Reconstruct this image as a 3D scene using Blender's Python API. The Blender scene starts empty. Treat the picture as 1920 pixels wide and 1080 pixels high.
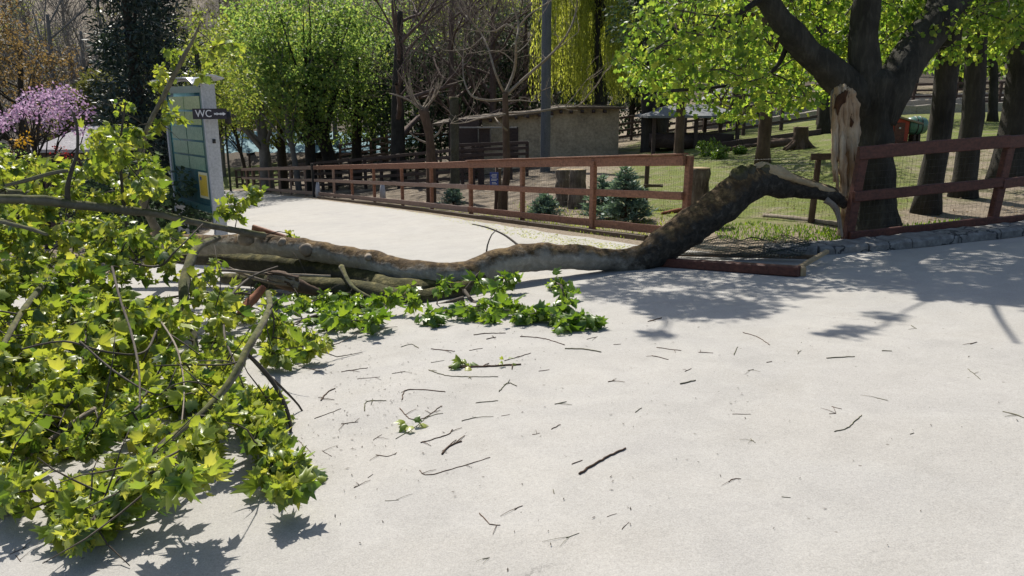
import bpy, math, random
import numpy as np
from mathutils import Vector, Matrix, noise
SEED = 11
random.seed(SEED); rng = np.random.default_rng(SEED)
scn = bpy.context.scene
# ------------------------------------------------------------------ camera
EYE = 1.53; FPX = 1400.0; PITCH = math.atan(340/1400.)
cam = bpy.data.cameras.new('camera'); camo = bpy.data.objects.new('camera', cam)
scn.collection.objects.link(camo); scn.camera = camo
camo.location = (0, 0, EYE); camo.rotation_euler = (math.pi/2-PITCH, 0, 0)
cam.sensor_width = 36; cam.lens = 36*FPX/1920; cam.clip_end = 600; cam.clip_start = .05
# ------------------------------------------------------------------ light
SUN_EL = math.radians(50); SUN_AZ = math.radians(-22)      # azimuth from +Y, negative = left
SUN = Vector((math.sin(SUN_AZ)*math.cos(SUN_EL), math.cos(SUN_AZ)*math.cos(SUN_EL), math.sin(SUN_EL)))
w = bpy.data.worlds.new('World'); scn.world = w; w.use_nodes = True
nt = w.node_tree; bg = nt.nodes['Background']; sky = nt.nodes.new('ShaderNodeTexSky')
sky.sky_type = 'NISHITA'; sky.sun_disc = False; sky.sun_elevation = SUN_EL; sky.sun_rotation = SUN_AZ
sky.air_density = 1.0; sky.dust_density = 1.5
nt.links.new(sky.outputs[0], bg.inputs[0]); bg.inputs[1].default_value = .10
sl = bpy.data.lights.new('sun', 'SUN'); so = bpy.data.objects.new('sun', sl); scn.collection.objects.link(so)
sl.energy = 5.0; sl.angle = math.radians(.6); sl.color = (1, .95, .86)
so.rotation_euler = (-SUN).to_track_quat('-Z', 'Y').to_euler()
scn.view_settings.view_transform = 'Standard'; scn.view_settings.look = 'None'
scn.view_settings.exposure = .50; scn.view_settings.gamma = 1
scn.cycles.max_bounces = 7; scn.cycles.transparent_max_bounces = 8
# ------------------------------------------------------------------ helpers
def link(o): scn.collection.objects.link(o); return o
def tag(o, label=None, cat=None, group=None, kind=None):
    if label: o['label'] = label
    if cat: o['category'] = cat
    if group: o['group'] = group
    if kind: o['kind'] = kind
    return o
def empty(name, loc, label=None, cat=None, group=None):
    o = link(bpy.data.objects.new(name, None)); o.location = loc; o.empty_display_size = .2
    return tag(o, label, cat, group)
def parent(o, p):
    if p is not None:
        o.parent = p
        if p.parent is None: o.matrix_parent_inverse = Matrix.Translation(p.location).inverted()
        else: o.matrix_parent_inverse = Matrix.Identity(4) if p.type == 'MESH' else Matrix.Translation(p.location).inverted()
    return o
# parts are modelled in WORLD coordinates; an Empty parent is undone by the parent inverse.
def sstep(t):
    t = max(0., min(1., t)); return t*t*(3-2*t)
def zt(x, y):
    z = .06*x-.052*y
    if abs(x) > 30: z = .06*(math.copysign(30+(abs(x)-30)*.2, x))-.052*y
    d = (x-2.49)*.883+(y-10.75)*.469-.5
    e = (y-9.75)-.36*max(0, x-5)
    dd = min(d, e)
    if dd > 0: z += .95*sstep(dd/11)+.085*max(0, min(dd, 34)-10)
    if y > 50: z += .13*(y-50)
    if y > 80: z += .32*(y-80)
    l = -x-(4.4+.36*y)
    if l > 0: z += .05*min(l, 12)*sstep((y-9)/5)
    return z
def ray(px, py):
    u = (px-960)/FPX; v = (540-py)/FPX; c, s = math.cos(PITCH), math.sin(PITCH)
    d = Vector((u, c+v*s, -s+v*c)); return d/d.y
def P(px, py, D): return Vector((0, 0, EYE))+ray(px, py)*D
def G(px, py, dmax=170):
    r = ray(px, py); y = 1.0; st = .02
    while y < dmax:
        p = Vector((0, 0, EYE))+r*y
        if p.z <= zt(p.x, p.y): return Vector((p.x, p.y, zt(p.x, p.y)))
        y += max(.01, y*.004)
    return p
def GD(px, D):       # ground point in pixel column (near mid picture) at depth D
    x = (px-960)/FPX*D*1.0
    for _ in range(4):
        zz = zt(x, D); dz = (zz-EYE)/D
        # depth along the optical axis for that point
        ax = math.cos(PITCH)*D-math.sin(PITCH)*(zz-EYE); x = (px-960)/FPX*ax
    return Vector((x, D, zt(x, D)))
def PX(px, y, z):    # x coordinate so that a point at depth y, height z shows in pixel column px
    ax = math.cos(PITCH)*y-math.sin(PITCH)*(z-EYE); return (px-960)/FPX*ax
def ZP(py, y):       # height z at depth y that shows in pixel row py
    return EYE+ray(960, py).z*y

def resample(pts, rad, step):
    pts = [Vector(p) for p in pts]; out = []; ro = []
    n = len(pts)
    for i in range(n-1):
        p0 = pts[max(i-1, 0)]; p1 = pts[i]; p2 = pts[i+1]; p3 = pts[min(i+2, n-1)]
        k = max(1, int((p2-p1).length/step))
        for j in range(k):
            t = j/k
            out.append(.5*((2*p1)+(p2-p0)*t+(2*p0-5*p1+4*p2-p3)*t*t+(3*p1-p0-3*p2+p3)*t**3))
            ro.append(rad[i]*(1-t)+rad[i+1]*t)
    out.append(pts[-1]); ro.append(rad[-1])
    return out, ro
class MB:
    def __init__(s): s.v = []; s.f = []; s.flat = False
    def tube(s, pts, rad, sides=8, rough=0., freq=3., cap=True, step=None, flute=0., seed=0., flat=1.):
        if not hasattr(rad, '__len__'): rad = [rad]*len(pts)
        if len(rad) != len(pts): rad = list(np.interp(np.linspace(0, 1, len(pts)), np.linspace(0, 1, len(rad)), rad))
        if step: pts, rad = resample(pts, rad, step)
        pts = [Vector(p) for p in pts]; n = len(pts); b = len(s.v)
        t = (pts[1]-pts[0]).normalized(); u = t.orthogonal().normalized()
        for i, p in enumerate(pts):
            t = (pts[min(i+1, n-1)]-pts[max(i-1, 0)])
            if t.length < 1e-9: t = Vector((0, 0, 1))
            t.normalize(); u = (u-t*u.dot(t))
            if u.length < 1e-6: u = t.orthogonal()
            u.normalize(); w_ = t.cross(u)
            for k in range(sides):
                a = 2*math.pi*k/sides; dr = u*math.cos(a)+w_*math.sin(a); r = rad[i]
                if rough:
                    q = p+dr*r
                    r *= 1+rough*noise.fractal(q*freq+Vector((seed, 0, 0)), 1., 2., 4)
                if flute: r *= 1+flute*math.sin(a*5+seed)
                s.v.append(tuple(p+dr*r))
        for i in range(n-1):
            for k in range(sides):
                k2 = (k+1) % sides
                s.f.append((b+i*sides+k, b+i*sides+k2, b+(i+1)*sides+k2, b+(i+1)*sides+k))
        if cap:
            s.f.append(tuple(b+k for k in range(sides))[::-1]); s.f.append(tuple(b+(n-1)*sides+k for k in range(sides)))
        return s
    def box(s, c, sx, sy, sz, rot=None, taper=1.):
        b = len(s.v); c = Vector(c)
        for z in (-1, 1):
            tp = taper if z > 0 else 1
            for x, y in ((-1, -1), (1, -1), (1, 1), (-1, 1)):
                q = Vector((x*sx/2*tp, y*sy/2*tp, z*sz/2))
                if rot is not None: q = rot @ q
                s.v.append(tuple(c+q))
        for f in ((0, 3, 2, 1), (4, 5, 6, 7), (0, 1, 5, 4), (1, 2, 6, 5), (2, 3, 7, 6), (3, 0, 4, 7)): s.f.append(tuple(b+i for i in f))
        return s
    def beam(s, a, b_, h, t, jit=0., bev=.006, up=Vector((0, 0, 1))):
        s.flat = True
        """a board of height h (along up) and thickness t between two points, chamfered, slightly uneven"""
        a = Vector(a); b_ = Vector(b_); d = (b_-a); L = d.length; d.normalize()
        sd = d.cross(up).normalized(); u = sd.cross(d).normalized()
        n = max(1, int(L/.35)); b0 = len(s.v); e = min(bev, h*.3, t*.3)
        prof = [(-t/2+e, -h/2), (t/2-e, -h/2), (t/2, -h/2+e), (t/2, h/2-e), (t/2-e, h/2), (-t/2+e, h/2), (-t/2, h/2-e), (-t/2, -h/2+e)]
        for i in range(n+1):
            c = a+d*(L*i/n); off = u*(random.uniform(-1, 1)*jit)+sd*(random.uniform(-1, 1)*jit)
            for x, y in prof: s.v.append(tuple(c+off+sd*x+u*y))
        for i in range(n):
            for k in range(8):
                k2 = (k+1) % 8; s.f.append((b0+i*8+k, b0+i*8+k2, b0+i*8+8+k2, b0+i*8+8+k))
        s.f.append(tuple(b0+k for k in range(8))[::-1]); s.f.append(tuple(b0+n*8+k for k in range(8)))
        return s
    def build(s, name, mat, par=None, smooth=True):
        me = bpy.data.meshes.new(name); me.from_pydata(s.v, [], s.f); me.materials.append(mat)
        if smooth and not s.flat: me.polygons.foreach_set('use_smooth', [True]*len(me.polygons))
        me.update(); o = link(bpy.data.objects.new(name, me)); parent(o, par); return o
def origin_to(o, p):
    """move the origin of a world-modelled top-level mesh to its base"""
    p = Vector(p); o.data.transform(Matrix.Translation(-p)); o.location = p; return o
# ---------- leaves
def fan(out, c, zf):
    v = [(c[0], c[1], zf(*c)+.03)]+[(x, y, zf(x, y)) for x, y in out]
    n = len(out); f = [(0, i+1, (i+1) % n+1) for i in range(n)]
    return np.array(v, float), f
half = [(.06, 0), (.30, -.14), (.36, .04), (.60, .16), (.47, .33), (.60, .62), (.33, .60), (.20, .82)]
maple = half+[(0, 1.05)]+[(-x, y) for x, y in half[::-1]]
def add_petiole(t):
    v, f = t; n = len(v)
    v = np.vstack([v, [[-.012, 0, 0], [.012, 0, 0], [.02, -.45, -.05], [0, -.45, -.05]]]); return v, f+[(n, n+1, n+2), (n, n+2, n+3)]
MAPLES = [add_petiole(fan(maple, (0, .36), lambda x, y, a=a, b=b: -a*abs(x)**1.3-b*max(0, y-.2)**2)) for a, b in ((.35, .3), (.9, .6), (1.6, .5), (2.8, .8), (.7, 1.6), (2.0, 1.8))]
m2 = [(.04, 0), (.5, .12), (.28, .36), (.45, .68), (0, 1.0), (-.45, .68), (-.28, .36), (-.5, .12)]
STARS = [fan(m2, (0, .4), lambda x, y, a=a: -a*abs(x)-.25*y*y) for a in (.3, .8)]
QUADS = [(np.array([(0, 0, 0), (.36, .5, -a), (0, 1, -.1), (-.36, .5, -a)], float), [(0, 1, 2), (0, 2, 3)]) for a in (.1, .3)]
NARROW = [(np.array([(0, 0, 0), (.13, .5, -.05), (0, 1, -.1), (-.13, .5, -.05)], float), [(0, 1, 2), (0, 2, 3)])]
def norm(a): return a/np.maximum(np.linalg.norm(a, axis=1, keepdims=True), 1e-9)
def leaves(name, mat, par, pos, tip, nrm, size, tmpls, shade=None):
    pos = np.asarray(pos, float); N = len(pos); tip = norm(np.asarray(tip, float)); nrm = np.asarray(nrm, float)
    side = norm(np.cross(tip, nrm)); nr = np.cross(side, tip); size = np.asarray(size, float)
    rnd = rng.random(N) if shade is None else np.asarray(shade)
    which = rng.integers(0, len(tmpls), N); V = []; Fc = []; A = []; base = 0
    for ti, (tv, tf) in enumerate(tmpls):
        ix = np.where(which == ti)[0]
        if not len(ix): continue
        k = len(tv); s_ = size[ix][:, None, None]
        vv = pos[ix][:, None, :]+s_*(tv[None, :, 0:1]*side[ix][:, None, :]+tv[None, :, 1:2]*tip[ix][:, None, :]+tv[None, :, 2:3]*nr[ix][:, None, :])
        V.append(vv.reshape(-1, 3)); ff = np.array(tf)[None]+(base+np.arange(len(ix))*k)[:, None, None]
        Fc.append(ff.reshape(-1, 3)); A.append(np.repeat(rnd[ix], len(tf))); base += len(ix)*k
    V = np.vstack(V); Fc = np.vstack(Fc); A = np.concatenate(A)
    me = bpy.data.meshes.new(name); me.vertices.add(len(V)); me.vertices.foreach_set('co', V.ravel())
    me.loops.add(len(Fc)*3); me.polygons.add(len(Fc)); me.loops.foreach_set('vertex_index', Fc.ravel().astype(np.int32))
    me.polygons.foreach_set('loop_start', np.arange(0, len(Fc)*3, 3, dtype=np.int32))
    at = me.attributes.new('rnd', 'FLOAT', 'FACE'); at.data.foreach_set('value', A.astype(np.float32))
    me.materials.append(mat); me.update(calc_edges=True); me.validate()
    o = link(bpy.data.objects.new(name, me)); parent(o, par); return o
def rvec(n): return norm(rng.normal(size=(n, 3)))
def clump_leaves(centers, rad, per, size, droop=.4, up=.3):
    """leaf positions/tips/normals gaussian round the centres"""
    c = np.repeat(np.asarray(centers, float), per, axis=0); n = len(c)
    r = np.repeat(np.asarray(rad, float), per)[:, None] if hasattr(rad, '__len__') else rad
    off = rvec(n)*rng.random((n, 1))**.5*r; off[:, 2] *= .75
    tip = norm(norm(off+1e-6)*.8+rvec(n)*.6+np.array([0, 0, -droop])); nr = rvec(n)*.8+np.array([0, 0, up])+norm(off+1e-6)*.3
    sz = size*(.65+.7*rng.random(n)); return c+off, tip, nr, sz
# ------------------------------------------------------------------ materials
def mat(name): m = bpy.data.materials.new(name); m.use_nodes = True; return m, m.node_tree, m.node_tree.nodes['Principled BSDF']
def nd(t, ty, **k):
    n = t.nodes.new(ty)
    for a, v in k.items():
        if a in n.inputs: n.inputs[a].default_value = v
        else: setattr(n, a, v)
    return n
def ramp(t, src, stops):
    r = t.nodes.new('ShaderNodeValToRGB'); e = r.color_ramp.elements
    while len(e) < len(stops): e.new(.5)
    for el, (p, c) in zip(e, stops): el.position = p; el.color = (*c, 1)
    t.links.new(src, r.inputs[0]); return r.outputs[0]
def nz(t, scale, detail=6, rough=.55, coord='Object', stretch=None, dist=0):
    tc = t.nodes.new('ShaderNodeTexCoord'); src = tc.outputs[coord]
    if coord == 'World':
        pass
    if stretch:
        mp = t.nodes.new('ShaderNodeMapping'); mp.inputs['Scale'].default_value = stretch; t.links.new(src, mp.inputs[0]); src = mp.outputs[0]
    n = nd(t, 'ShaderNodeTexNoise', Scale=scale, Detail=detail, Roughness=rough, Distortion=dist); t.links.new(src, n.inputs['Vector']); return n.outputs['Fac']
def mix(t, fac, a, b, mode='MIX'):
    m = t.nodes.new('ShaderNodeMix'); m.data_type = 'RGBA'; m.blend_type = mode
    for s_, v in ((0, fac), (6, a), (7, b)):
        if isinstance(v, (int, float)): m.inputs[s_].default_value = v
        elif isinstance(v, tuple): m.inputs[s_].default_value = (*v, 1)
        else: t.links.new(v, m.inputs[s_])
    return m.outputs[2]
def bump(t, b, h, dist=.01, strength=1.):
    n = nd(t, 'ShaderNodeBump', Distance=dist, Strength=strength); t.links.new(h, n.inputs['Height']); t.links.new(n.outputs[0], b.inputs['Normal'])
def leafmat(name, cols, transl=.45, rough=.42, spec=.5, tcol=1.5, tint=(1.15, 1.12, .6)):
    m, t, b = mat(name); a = nd(t, 'ShaderNodeAttribute', attribute_name='rnd')
    n = len(cols); c = ramp(t, a.outputs['Fac'], [(i/(n-1), cc) for i, cc in enumerate(cols)])
    t.links.new(c, b.inputs['Base Color']); b.inputs['Roughness'].default_value = rough; b.inputs['Specular IOR Level'].default_value = spec
    tr = nd(t, 'ShaderNodeBsdfTranslucent'); tc = mix(t, 1., c, tuple(x*tcol for x in tint), 'MULTIPLY'); t.links.new(tc, tr.inputs[0])
    ms = nd(t, 'ShaderNodeMixShader', Fac=transl); t.links.new(b.outputs[0], ms.inputs[1]); t.links.new(tr.outputs[0], ms.inputs[2])
    t.links.new(ms.outputs[0], t.nodes['Material Output'].inputs[0]); return m
def bark(name, c1, c2, scale=14, stretch=(1, 1, .25), b_=.012, moss=None, mossamt=.5, rough=.9, dark=0):
    m, t, b = mat(name); f = nz(t, scale, 8, .7, stretch=stretch, dist=.4); f2 = nz(t, 2.2, 4)
    c = ramp(t, f, [(.3, tuple(x*.45 for x in c1)), (.5, c1), (.72, c2)]); c = mix(t, .5, c, ramp(t, f2, [(.3, c1), (.7, c2)]), 'MIX')
    if dark:     # the end that stood next to the stem carries old, nearly black bark
        tc = t.nodes.new('ShaderNodeTexCoord'); sx = nd(t, 'ShaderNodeSeparateXYZ'); t.links.new(tc.outputs['Object'], sx.inputs[0])
        fx = nd(t, 'ShaderNodeMath', operation='MULTIPLY_ADD'); t.links.new(nz(t, 3., 6, .7), fx.inputs[0]); fx.inputs[1].default_value = 1.6; t.links.new(sx.outputs[0], fx.inputs[2])
        md_ = nd(t, 'ShaderNodeMath', operation='MULTIPLY'); md_.inputs[1].default_value = .25; t.links.new(fx.outputs[0], md_.inputs[0])
        kd_ = ramp(t, md_.outputs[0], [(.50, (0, 0, 0)), (.60, (1, 1, 1))]); c = mix(t, kd_, c, ramp(t, f, [(.35, (.012, .011, .009)), (.55, (.04, .036, .03)), (.75, (.12, .11, .09))]))
    if moss:
        g = nd(t, 'ShaderNodeNewGeometry'); sp = nd(t, 'ShaderNodeSeparateXYZ'); t.links.new(g.outputs['Normal'], sp.inputs[0])
        ad = nd(t, 'ShaderNodeMath', operation='ADD'); t.links.new(sp.outputs[2], ad.inputs[0])
        f3 = nz(t, 3.5, 8, .75); mu = nd(t, 'ShaderNodeMath', operation='MULTIPLY'); t.links.new(f3, mu.inputs[0]); mu.inputs[1].default_value = 2.2
        t.links.new(mu.outputs[0], ad.inputs[1])
        k = ramp(t, ad.outputs[0], [(0, (0, 0, 0)), (.62, (0, 0, 0)), (.8, (1, 1, 1))])
        # ramp clamps at 1, so bring the sum into range first
        sc = nd(t, 'ShaderNodeMath', operation='MULTIPLY'); sc.inputs[1].default_value = mossamt; t.links.new(ad.outputs[0], sc.inputs[0])
        k = ramp(t, sc.outputs[0], [(.45, (0, 0, 0)), (.62, (1, 1, 1))])
        mc = ramp(t, nz(t, 9, 6, .7), [(.3, tuple(x*.4 for x in moss[0])), (.5, moss[0]), (.62, moss[1])]); c = mix(t, k, c, mc)
    t.links.new(c, b.inputs['Base Color']); b.inputs['Roughness'].default_value = rough; b.inputs['Specular IOR Level'].default_value = .25
    bump(t, b, f, b_, 1.); return m
def painted(name, c1, c2, scale=(3, 3, 3), rough=.7, bmp=.003, spec=.35):
    m, t, b = mat(name); f = nz(t, 4, 8, .7, stretch=scale); f2 = nz(t, 30, 4)
    c = ramp(t, f, [(.35, c1), (.65, c2)]); c = mix(t, .35, c, ramp(t, f2, [(.35, tuple(x*.5 for x in c1)), (.6, c2)]))
    t.links.new(c, b.inputs['Base Color']); b.inputs['Roughness'].default_value = rough; b.inputs['Specular IOR Level'].default_value = spec
    bump(t, b, f, bmp); return m
M = {}
M['leaf_fallen'] = leafmat('leaf_fallen', [(.055, .105, .02), (.11, .17, .026), (.18, .235, .035), (.25, .29, .045), (.34, .345, .07)], .42, .40, .6, 1.7)
M['leaf_fallen_green'] = leafmat('leaf_fallen_green', [(.045, .10, .014), (.08, .15, .018), (.13, .21, .024), (.18, .25, .03)], .4, .38, .6, 1.7)
M['leaf_crown'] = leafmat('leaf_crown', [(.055, .11, .022), (.10, .165, .028), (.16, .22, .04), (.24, .275, .06)], .58, .45, .4, 2.2)
M['leaf_mid'] = leafmat('leaf_mid', [(.08, .12, .03), (.13, .17, .04), (.18, .21, .05), (.25, .26, .07)], .5, .55, .3, 1.8, (1.1, 1.1, .6))
M['leaf_green'] = leafmat('leaf_green', [(.06, .115, .04), (.11, .175, .055), (.17, .235, .07), (.25, .29, .10)], .55, .55, .3, 1.9, (1.1, 1.1, .65))
M['leaf_olive'] = leafmat('leaf_olive', [(.08, .09, .035), (.13, .14, .05), (.18, .18, .07)], .35, .6, .3, 1.4)
M['leaf_willow'] = leafmat('leaf_willow', [(.22, .25, .07), (.31, .33, .10), (.40, .41, .15)], .62, .6, .2, 2.0, (1.1, 1.1, .5))
M['leaf_dark'] = leafmat('leaf_dark', [(.03, .05, .03), (.045, .07, .04), (.06, .09, .045)], .25, .65, .15, 1.2, (1, 1.1, .8))
M['leaf_conifer'] = leafmat('leaf_conifer', [(.010, .022, .018), (.016, .034, .026), (.028, .05, .036)], .08, .5, .4, 1.)
M['leaf_spruce'] = leafmat('leaf_spruce', [(.08, .15, .12), (.14, .22, .19), (.24, .34, .30)], .25, .5, .4, 1.)
M['leaf_orange'] = leafmat('leaf_orange', [(.13, .09, .045), (.19, .135, .06), (.25, .18, .08)], .4, .6, .3, 1.3, (1.1, 1, .7))
M['petal_pink'] = leafmat('petal_pink', [(.34, .20, .32), (.46, .32, .45), (.56, .44, .56)], .4, .6, .3, 1.1, (1, .9, 1))
M['petal_yellow'] = leafmat('petal_yellow', [(.5, .25, .02), (.6, .36, .03)], .4, .6, .3, 1.2, (1, 1, .6))
M['petal_red'] = leafmat('petal_red', [(.22, .02, .02), (.35, .05, .04)], .3, .6, .3, 1.2, (1, .8, .8))
M['bark'] = bark('bark_dark', (.022, .019, .015), (.075, .066, .053), 16, b_=.03)
M['bark_big'] = bark('bark_big', (.018, .017, .013), (.10, .092, .072), 15, (1, 1, .22), .05)
M['bark_fallen'] = bark('bark_fallen', (.20, .185, .15), (.50, .46, .39), 13, (1, 1, 1), .03, ((.08, .05, .022), (.19, .125, .055)), .335, dark=1)
M['bark_mossy'] = bark('bark_mossy', (.035, .033, .022), (.12, .11, .08), 13, (1, 1, 1), .025, ((.055, .052, .015), (.14, .12, .045)), .37)
M['bark_limb'] = bark('bark_limb', (.10, .09, .07), (.27, .24, .19), 12, (1, 1, 1), .008, ((.07, .075, .025), (.12, .11, .04)), .33)
M['bark_twig'] = bark('bark_twig', (.055, .045, .035), (.13, .11, .09), 20, (1, 1, 1), .004)
M['bark_pale'] = bark('bark_pale', (.16, .13, .10), (.34, .29, .23), 14, (1, 1, 1), .006)
M['bark_brown'] = bark('bark_brown', (.07, .045, .03), (.15, .10, .07), 14, (1, 1, .4), .01)
M['bark_reddish'] = bark('bark_reddish', (.085, .06, .05), (.19, .14, .12), 10, (1, 1, 1), .01)
M['bark_grey'] = bark('bark_grey', (.11, .105, .10), (.21, .20, .19), 10, (1, 1, .4), .01)
M['stump_bark'] = bark('stump_bark', (.06, .045, .033), (.42, .35, .27), 20, (1, 1, .16), .06)
M['cut_wood'] = bark('cut_wood', (.26, .19, .11), (.46, .36, .22), 8, (1, 1, 1), .004)
M['split_wood'] = bark('split_wood', (.27, .155, .075), (.74, .62, .45), 7, (1.6, 1.6, .22), .06)
M['split_red'] = bark('split_red', (.16, .05, .025), (.34, .16, .09), 12, (1, 1, 1), .01)
M['rot_wood'] = bark('rot_wood', (.035, .016, .008), (.11, .05, .02), 12, (1, 1, .5), .02)
M['fence_red'] = painted('fence_red', (.15, .064, .038), (.31, .145, .085), (2, 2, 8))
M['fence_dark'] = painted('fence_dark', (.05, .018, .013), (.12, .042, .028), (2, 2, 8), .6)
M['fence_old'] = painted('fence_old', (.20, .125, .09), (.34, .23, .18), (2, 2, 8))
M['wood_brown'] = painted('wood_brown', (.06, .04, .025), (.13, .09, .055), (2, 2, 8))
M['wood_dark'] = painted('wood_dark', (.035, .022, .018), (.085, .055, .045), (2, 2, 8))
M['black_paint'] = painted('black_paint', (.012, .012, .013), (.025, .025, .026), (3, 3, 3), .5)
M['white_paint'] = painted('white_paint', (.40, .40, .42), (.52, .52, .54), (1, 1, .3), .5, .001)
M['teal_paint'] = painted('teal_paint', (.035, .10, .12), (.05, .14, .165), (1, 1, .3), .4, .001)
M['teal_board'] = painted('teal_board', (.05, .13, .13), (.07, .17, .165), (1, 1, .5), .3, .001)
M['sheet_green'] = painted('sheet_green', (.13, .25, .18), (.19, .33, .24), (2, 2, 2), .25, .0005)
M['sheet_yellowgreen'] = painted('sheet_yellowgreen', (.22, .32, .14), (.30, .40, .18), (2, 2, 2), .25, .0005)
M['poster_yellow'] = painted('poster_yellow', (.62, .42, .04), (.72, .50, .06), (3, 3, 3), .5, .0003)
M['poster_cream'] = painted('poster_cream', (.66, .62, .40), (.72, .68, .46), (3, 3, 3), .5, .0003)
M['sign_purple'] = painted('sign_purple', (.022, .017, .026), (.035, .028, .04), (3, 3, 3), .45, .0005)
M['letter_white'] = painted('letter_white', (.62, .60, .62), (.75, .73, .75), (3, 3, 3), .6, .0003)
M['sign_blue'] = painted('sign_blue', (.03, .05, .22), (.04, .07, .28), (3, 3, 3), .4, .0005)
M['metal_sheet'] = painted('metal_sheet', (.42, .43, .46), (.62, .63, .66), (3, 3, 3), .4, .004, .6)
M['pole_grey'] = painted('pole_grey', (.075, .08, .085), (.13, .135, .14), (3, 3, .5), .8)
M['red_plank'] = painted('red_plank', (.26, .035, .02), (.38, .06, .035), (2, 6, .5))
M['barrel_green'] = painted('barrel_green', (.05, .12, .09), (.10, .20, .16), (3, 3, 3), .35)
M['roof_grey'] = painted('roof_grey', (.12, .125, .13), (.20, .21, .22), (2, 8, 2))
M['roof_lilac'] = painted('roof_lilac', (.32, .30, .30), (.45, .42, .43), (2, 2, 2), .9, .02)
M['tarp_blue'] = painted('tarp_blue', (.13, .24, .27), (.22, .34, .37), (.3, 3, 2), .9, .01)
M['netting'] = painted('netting', (.012, .02, .018), (.03, .045, .04), (3, 3, 3), .6)
M['wire'] = painted('wire', (.04, .04, .036), (.07, .07, .064), (3, 3, 3), .5, .0002)
M['stone_wall'] = painted('stone_wall', (.22, .19, .16), (.42, .38, .33), (3, 3, 6), .9, .02)
def plaster():
    m, t, b = mat('old_plaster'); f = nz(t, 1.6, 8, .7); f2 = nz(t, 9, 8, .75)
    c = ramp(t, f, [(.3, (.24, .19, .125)), (.46, (.46, .36, .235)), (.6, (.62, .49, .33)), (.75, (.68, .55, .39))])
    c = mix(t, .55, c, ramp(t, f2, [(.38, (.15, .125, .09)), (.6, (.50, .40, .28))]))
    t.links.new(c, b.inputs[0]); b.inputs['Roughness'].default_value = .95; bump(t, b, f2, .03); return m
M['plaster'] = plaster()
def asphalt():
    m, t, b = mat('pale_asphalt')
    sp = nz(t, 150, 3, .8); md = nz(t, 48, 5, .8); lg = nz(t, .55, 6, .6); st = nz(t, 2.4, 8, .7, dist=.6)
    c = ramp(t, sp, [(.33, (.12, .117, .11)), (.48, (.335, .32, .298)), (.66, (.56, .54, .51))])
    c = mix(t, .42, c, ramp(t, md, [(.34, (.19, .183, .17)), (.5, (.34, .325, .30)), (.68, (.46, .44, .41))]))
    c = mix(t, .35, c, ramp(t, lg, [(.32, (.27, .265, .26)), (.68, (.38, .36, .33))]))
    c = mix(t, .28, c, ramp(t, st, [(.35, (.24, .23, .215)), (.6, (.37, .355, .335))]))
    v = nd(t, 'ShaderNodeTexVoronoi', Scale=26.); tc = t.nodes.new('ShaderNodeTexCoord'); t.links.new(tc.outputs['Object'], v.inputs['Vector'])
    k = ramp(t, v.outputs['Distance'], [(.05, (1, 1, 1)), (.09, (0, 0, 0))]); rn = nd(t, 'ShaderNodeSeparateColor'); t.links.new(v.outputs['Color'], rn.inputs[0])
    gt = ramp(t, rn.outputs[0], [(.93, (0, 0, 0)), (.95, (.6, .6, .6))]); k = mix(t, 1., k, gt, 'MULTIPLY'); c = mix(t, k, c, (.62, .60, .56))
    v2 = nd(t, 'ShaderNodeTexVoronoi', Scale=9.); t.links.new(tc.outputs['Object'], v2.inputs['Vector'])
    k2 = ramp(t, v2.outputs['Distance'], [(.05, (1, 1, 1)), (.085, (0, 0, 0))]); rn2 = nd(t, 'ShaderNodeSeparateColor'); t.links.new(v2.outputs['Color'], rn2.inputs[0])
    g2 = ramp(t, rn2.outputs[1], [(.84, (0, 0, 0)), (.86, (.7, .7, .7))]); k2 = mix(t, 1., k2, g2, 'MULTIPLY'); c = mix(t, k2, c, (.10, .085, .07))
    pt_ = nz(t, .9, 3, .5, dist=1.2); c = mix(t, .55, c, ramp(t, pt_, [(.40, (.92, .92, .93)), (.5, (1, 1, 1)), (.62, (.955, .945, .93))]), 'MULTIPLY')
    cr_ = nd(t, 'ShaderNodeTexVoronoi', Scale=.42, feature='DISTANCE_TO_EDGE'); dn = nd(t, 'ShaderNodeTexNoise', Scale=1.6, Detail=8., Roughness=.7); t.links.new(tc.outputs['Object'], dn.inputs['Vector']); t.links.new(mix(t, .35, tc.outputs['Object'], dn.outputs['Color']), cr_.inputs['Vector'])
    ck = mix(t, 1., ramp(t, cr_.outputs['Distance'], [(.0012, (1, 1, 1)), (.003, (0, 0, 0))]), ramp(t, nz(t, .8, 3, .6), [(.52, (0, 0, 0)), (.6, (.55, .55, .55))]), 'MULTIPLY'); c = mix(t, ck, c, (.10, .095, .09))
    c = mix(t, 1., c, (1.0, 1.0, .99), 'MULTIPLY')
    t.links.new(c, b.inputs[0]); b.inputs['Roughness'].default_value = .88; b.inputs['Specular IOR Level'].default_value = .3
    bump(t, b, md, .005, .8); return m
M['asphalt'] = asphalt()
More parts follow.
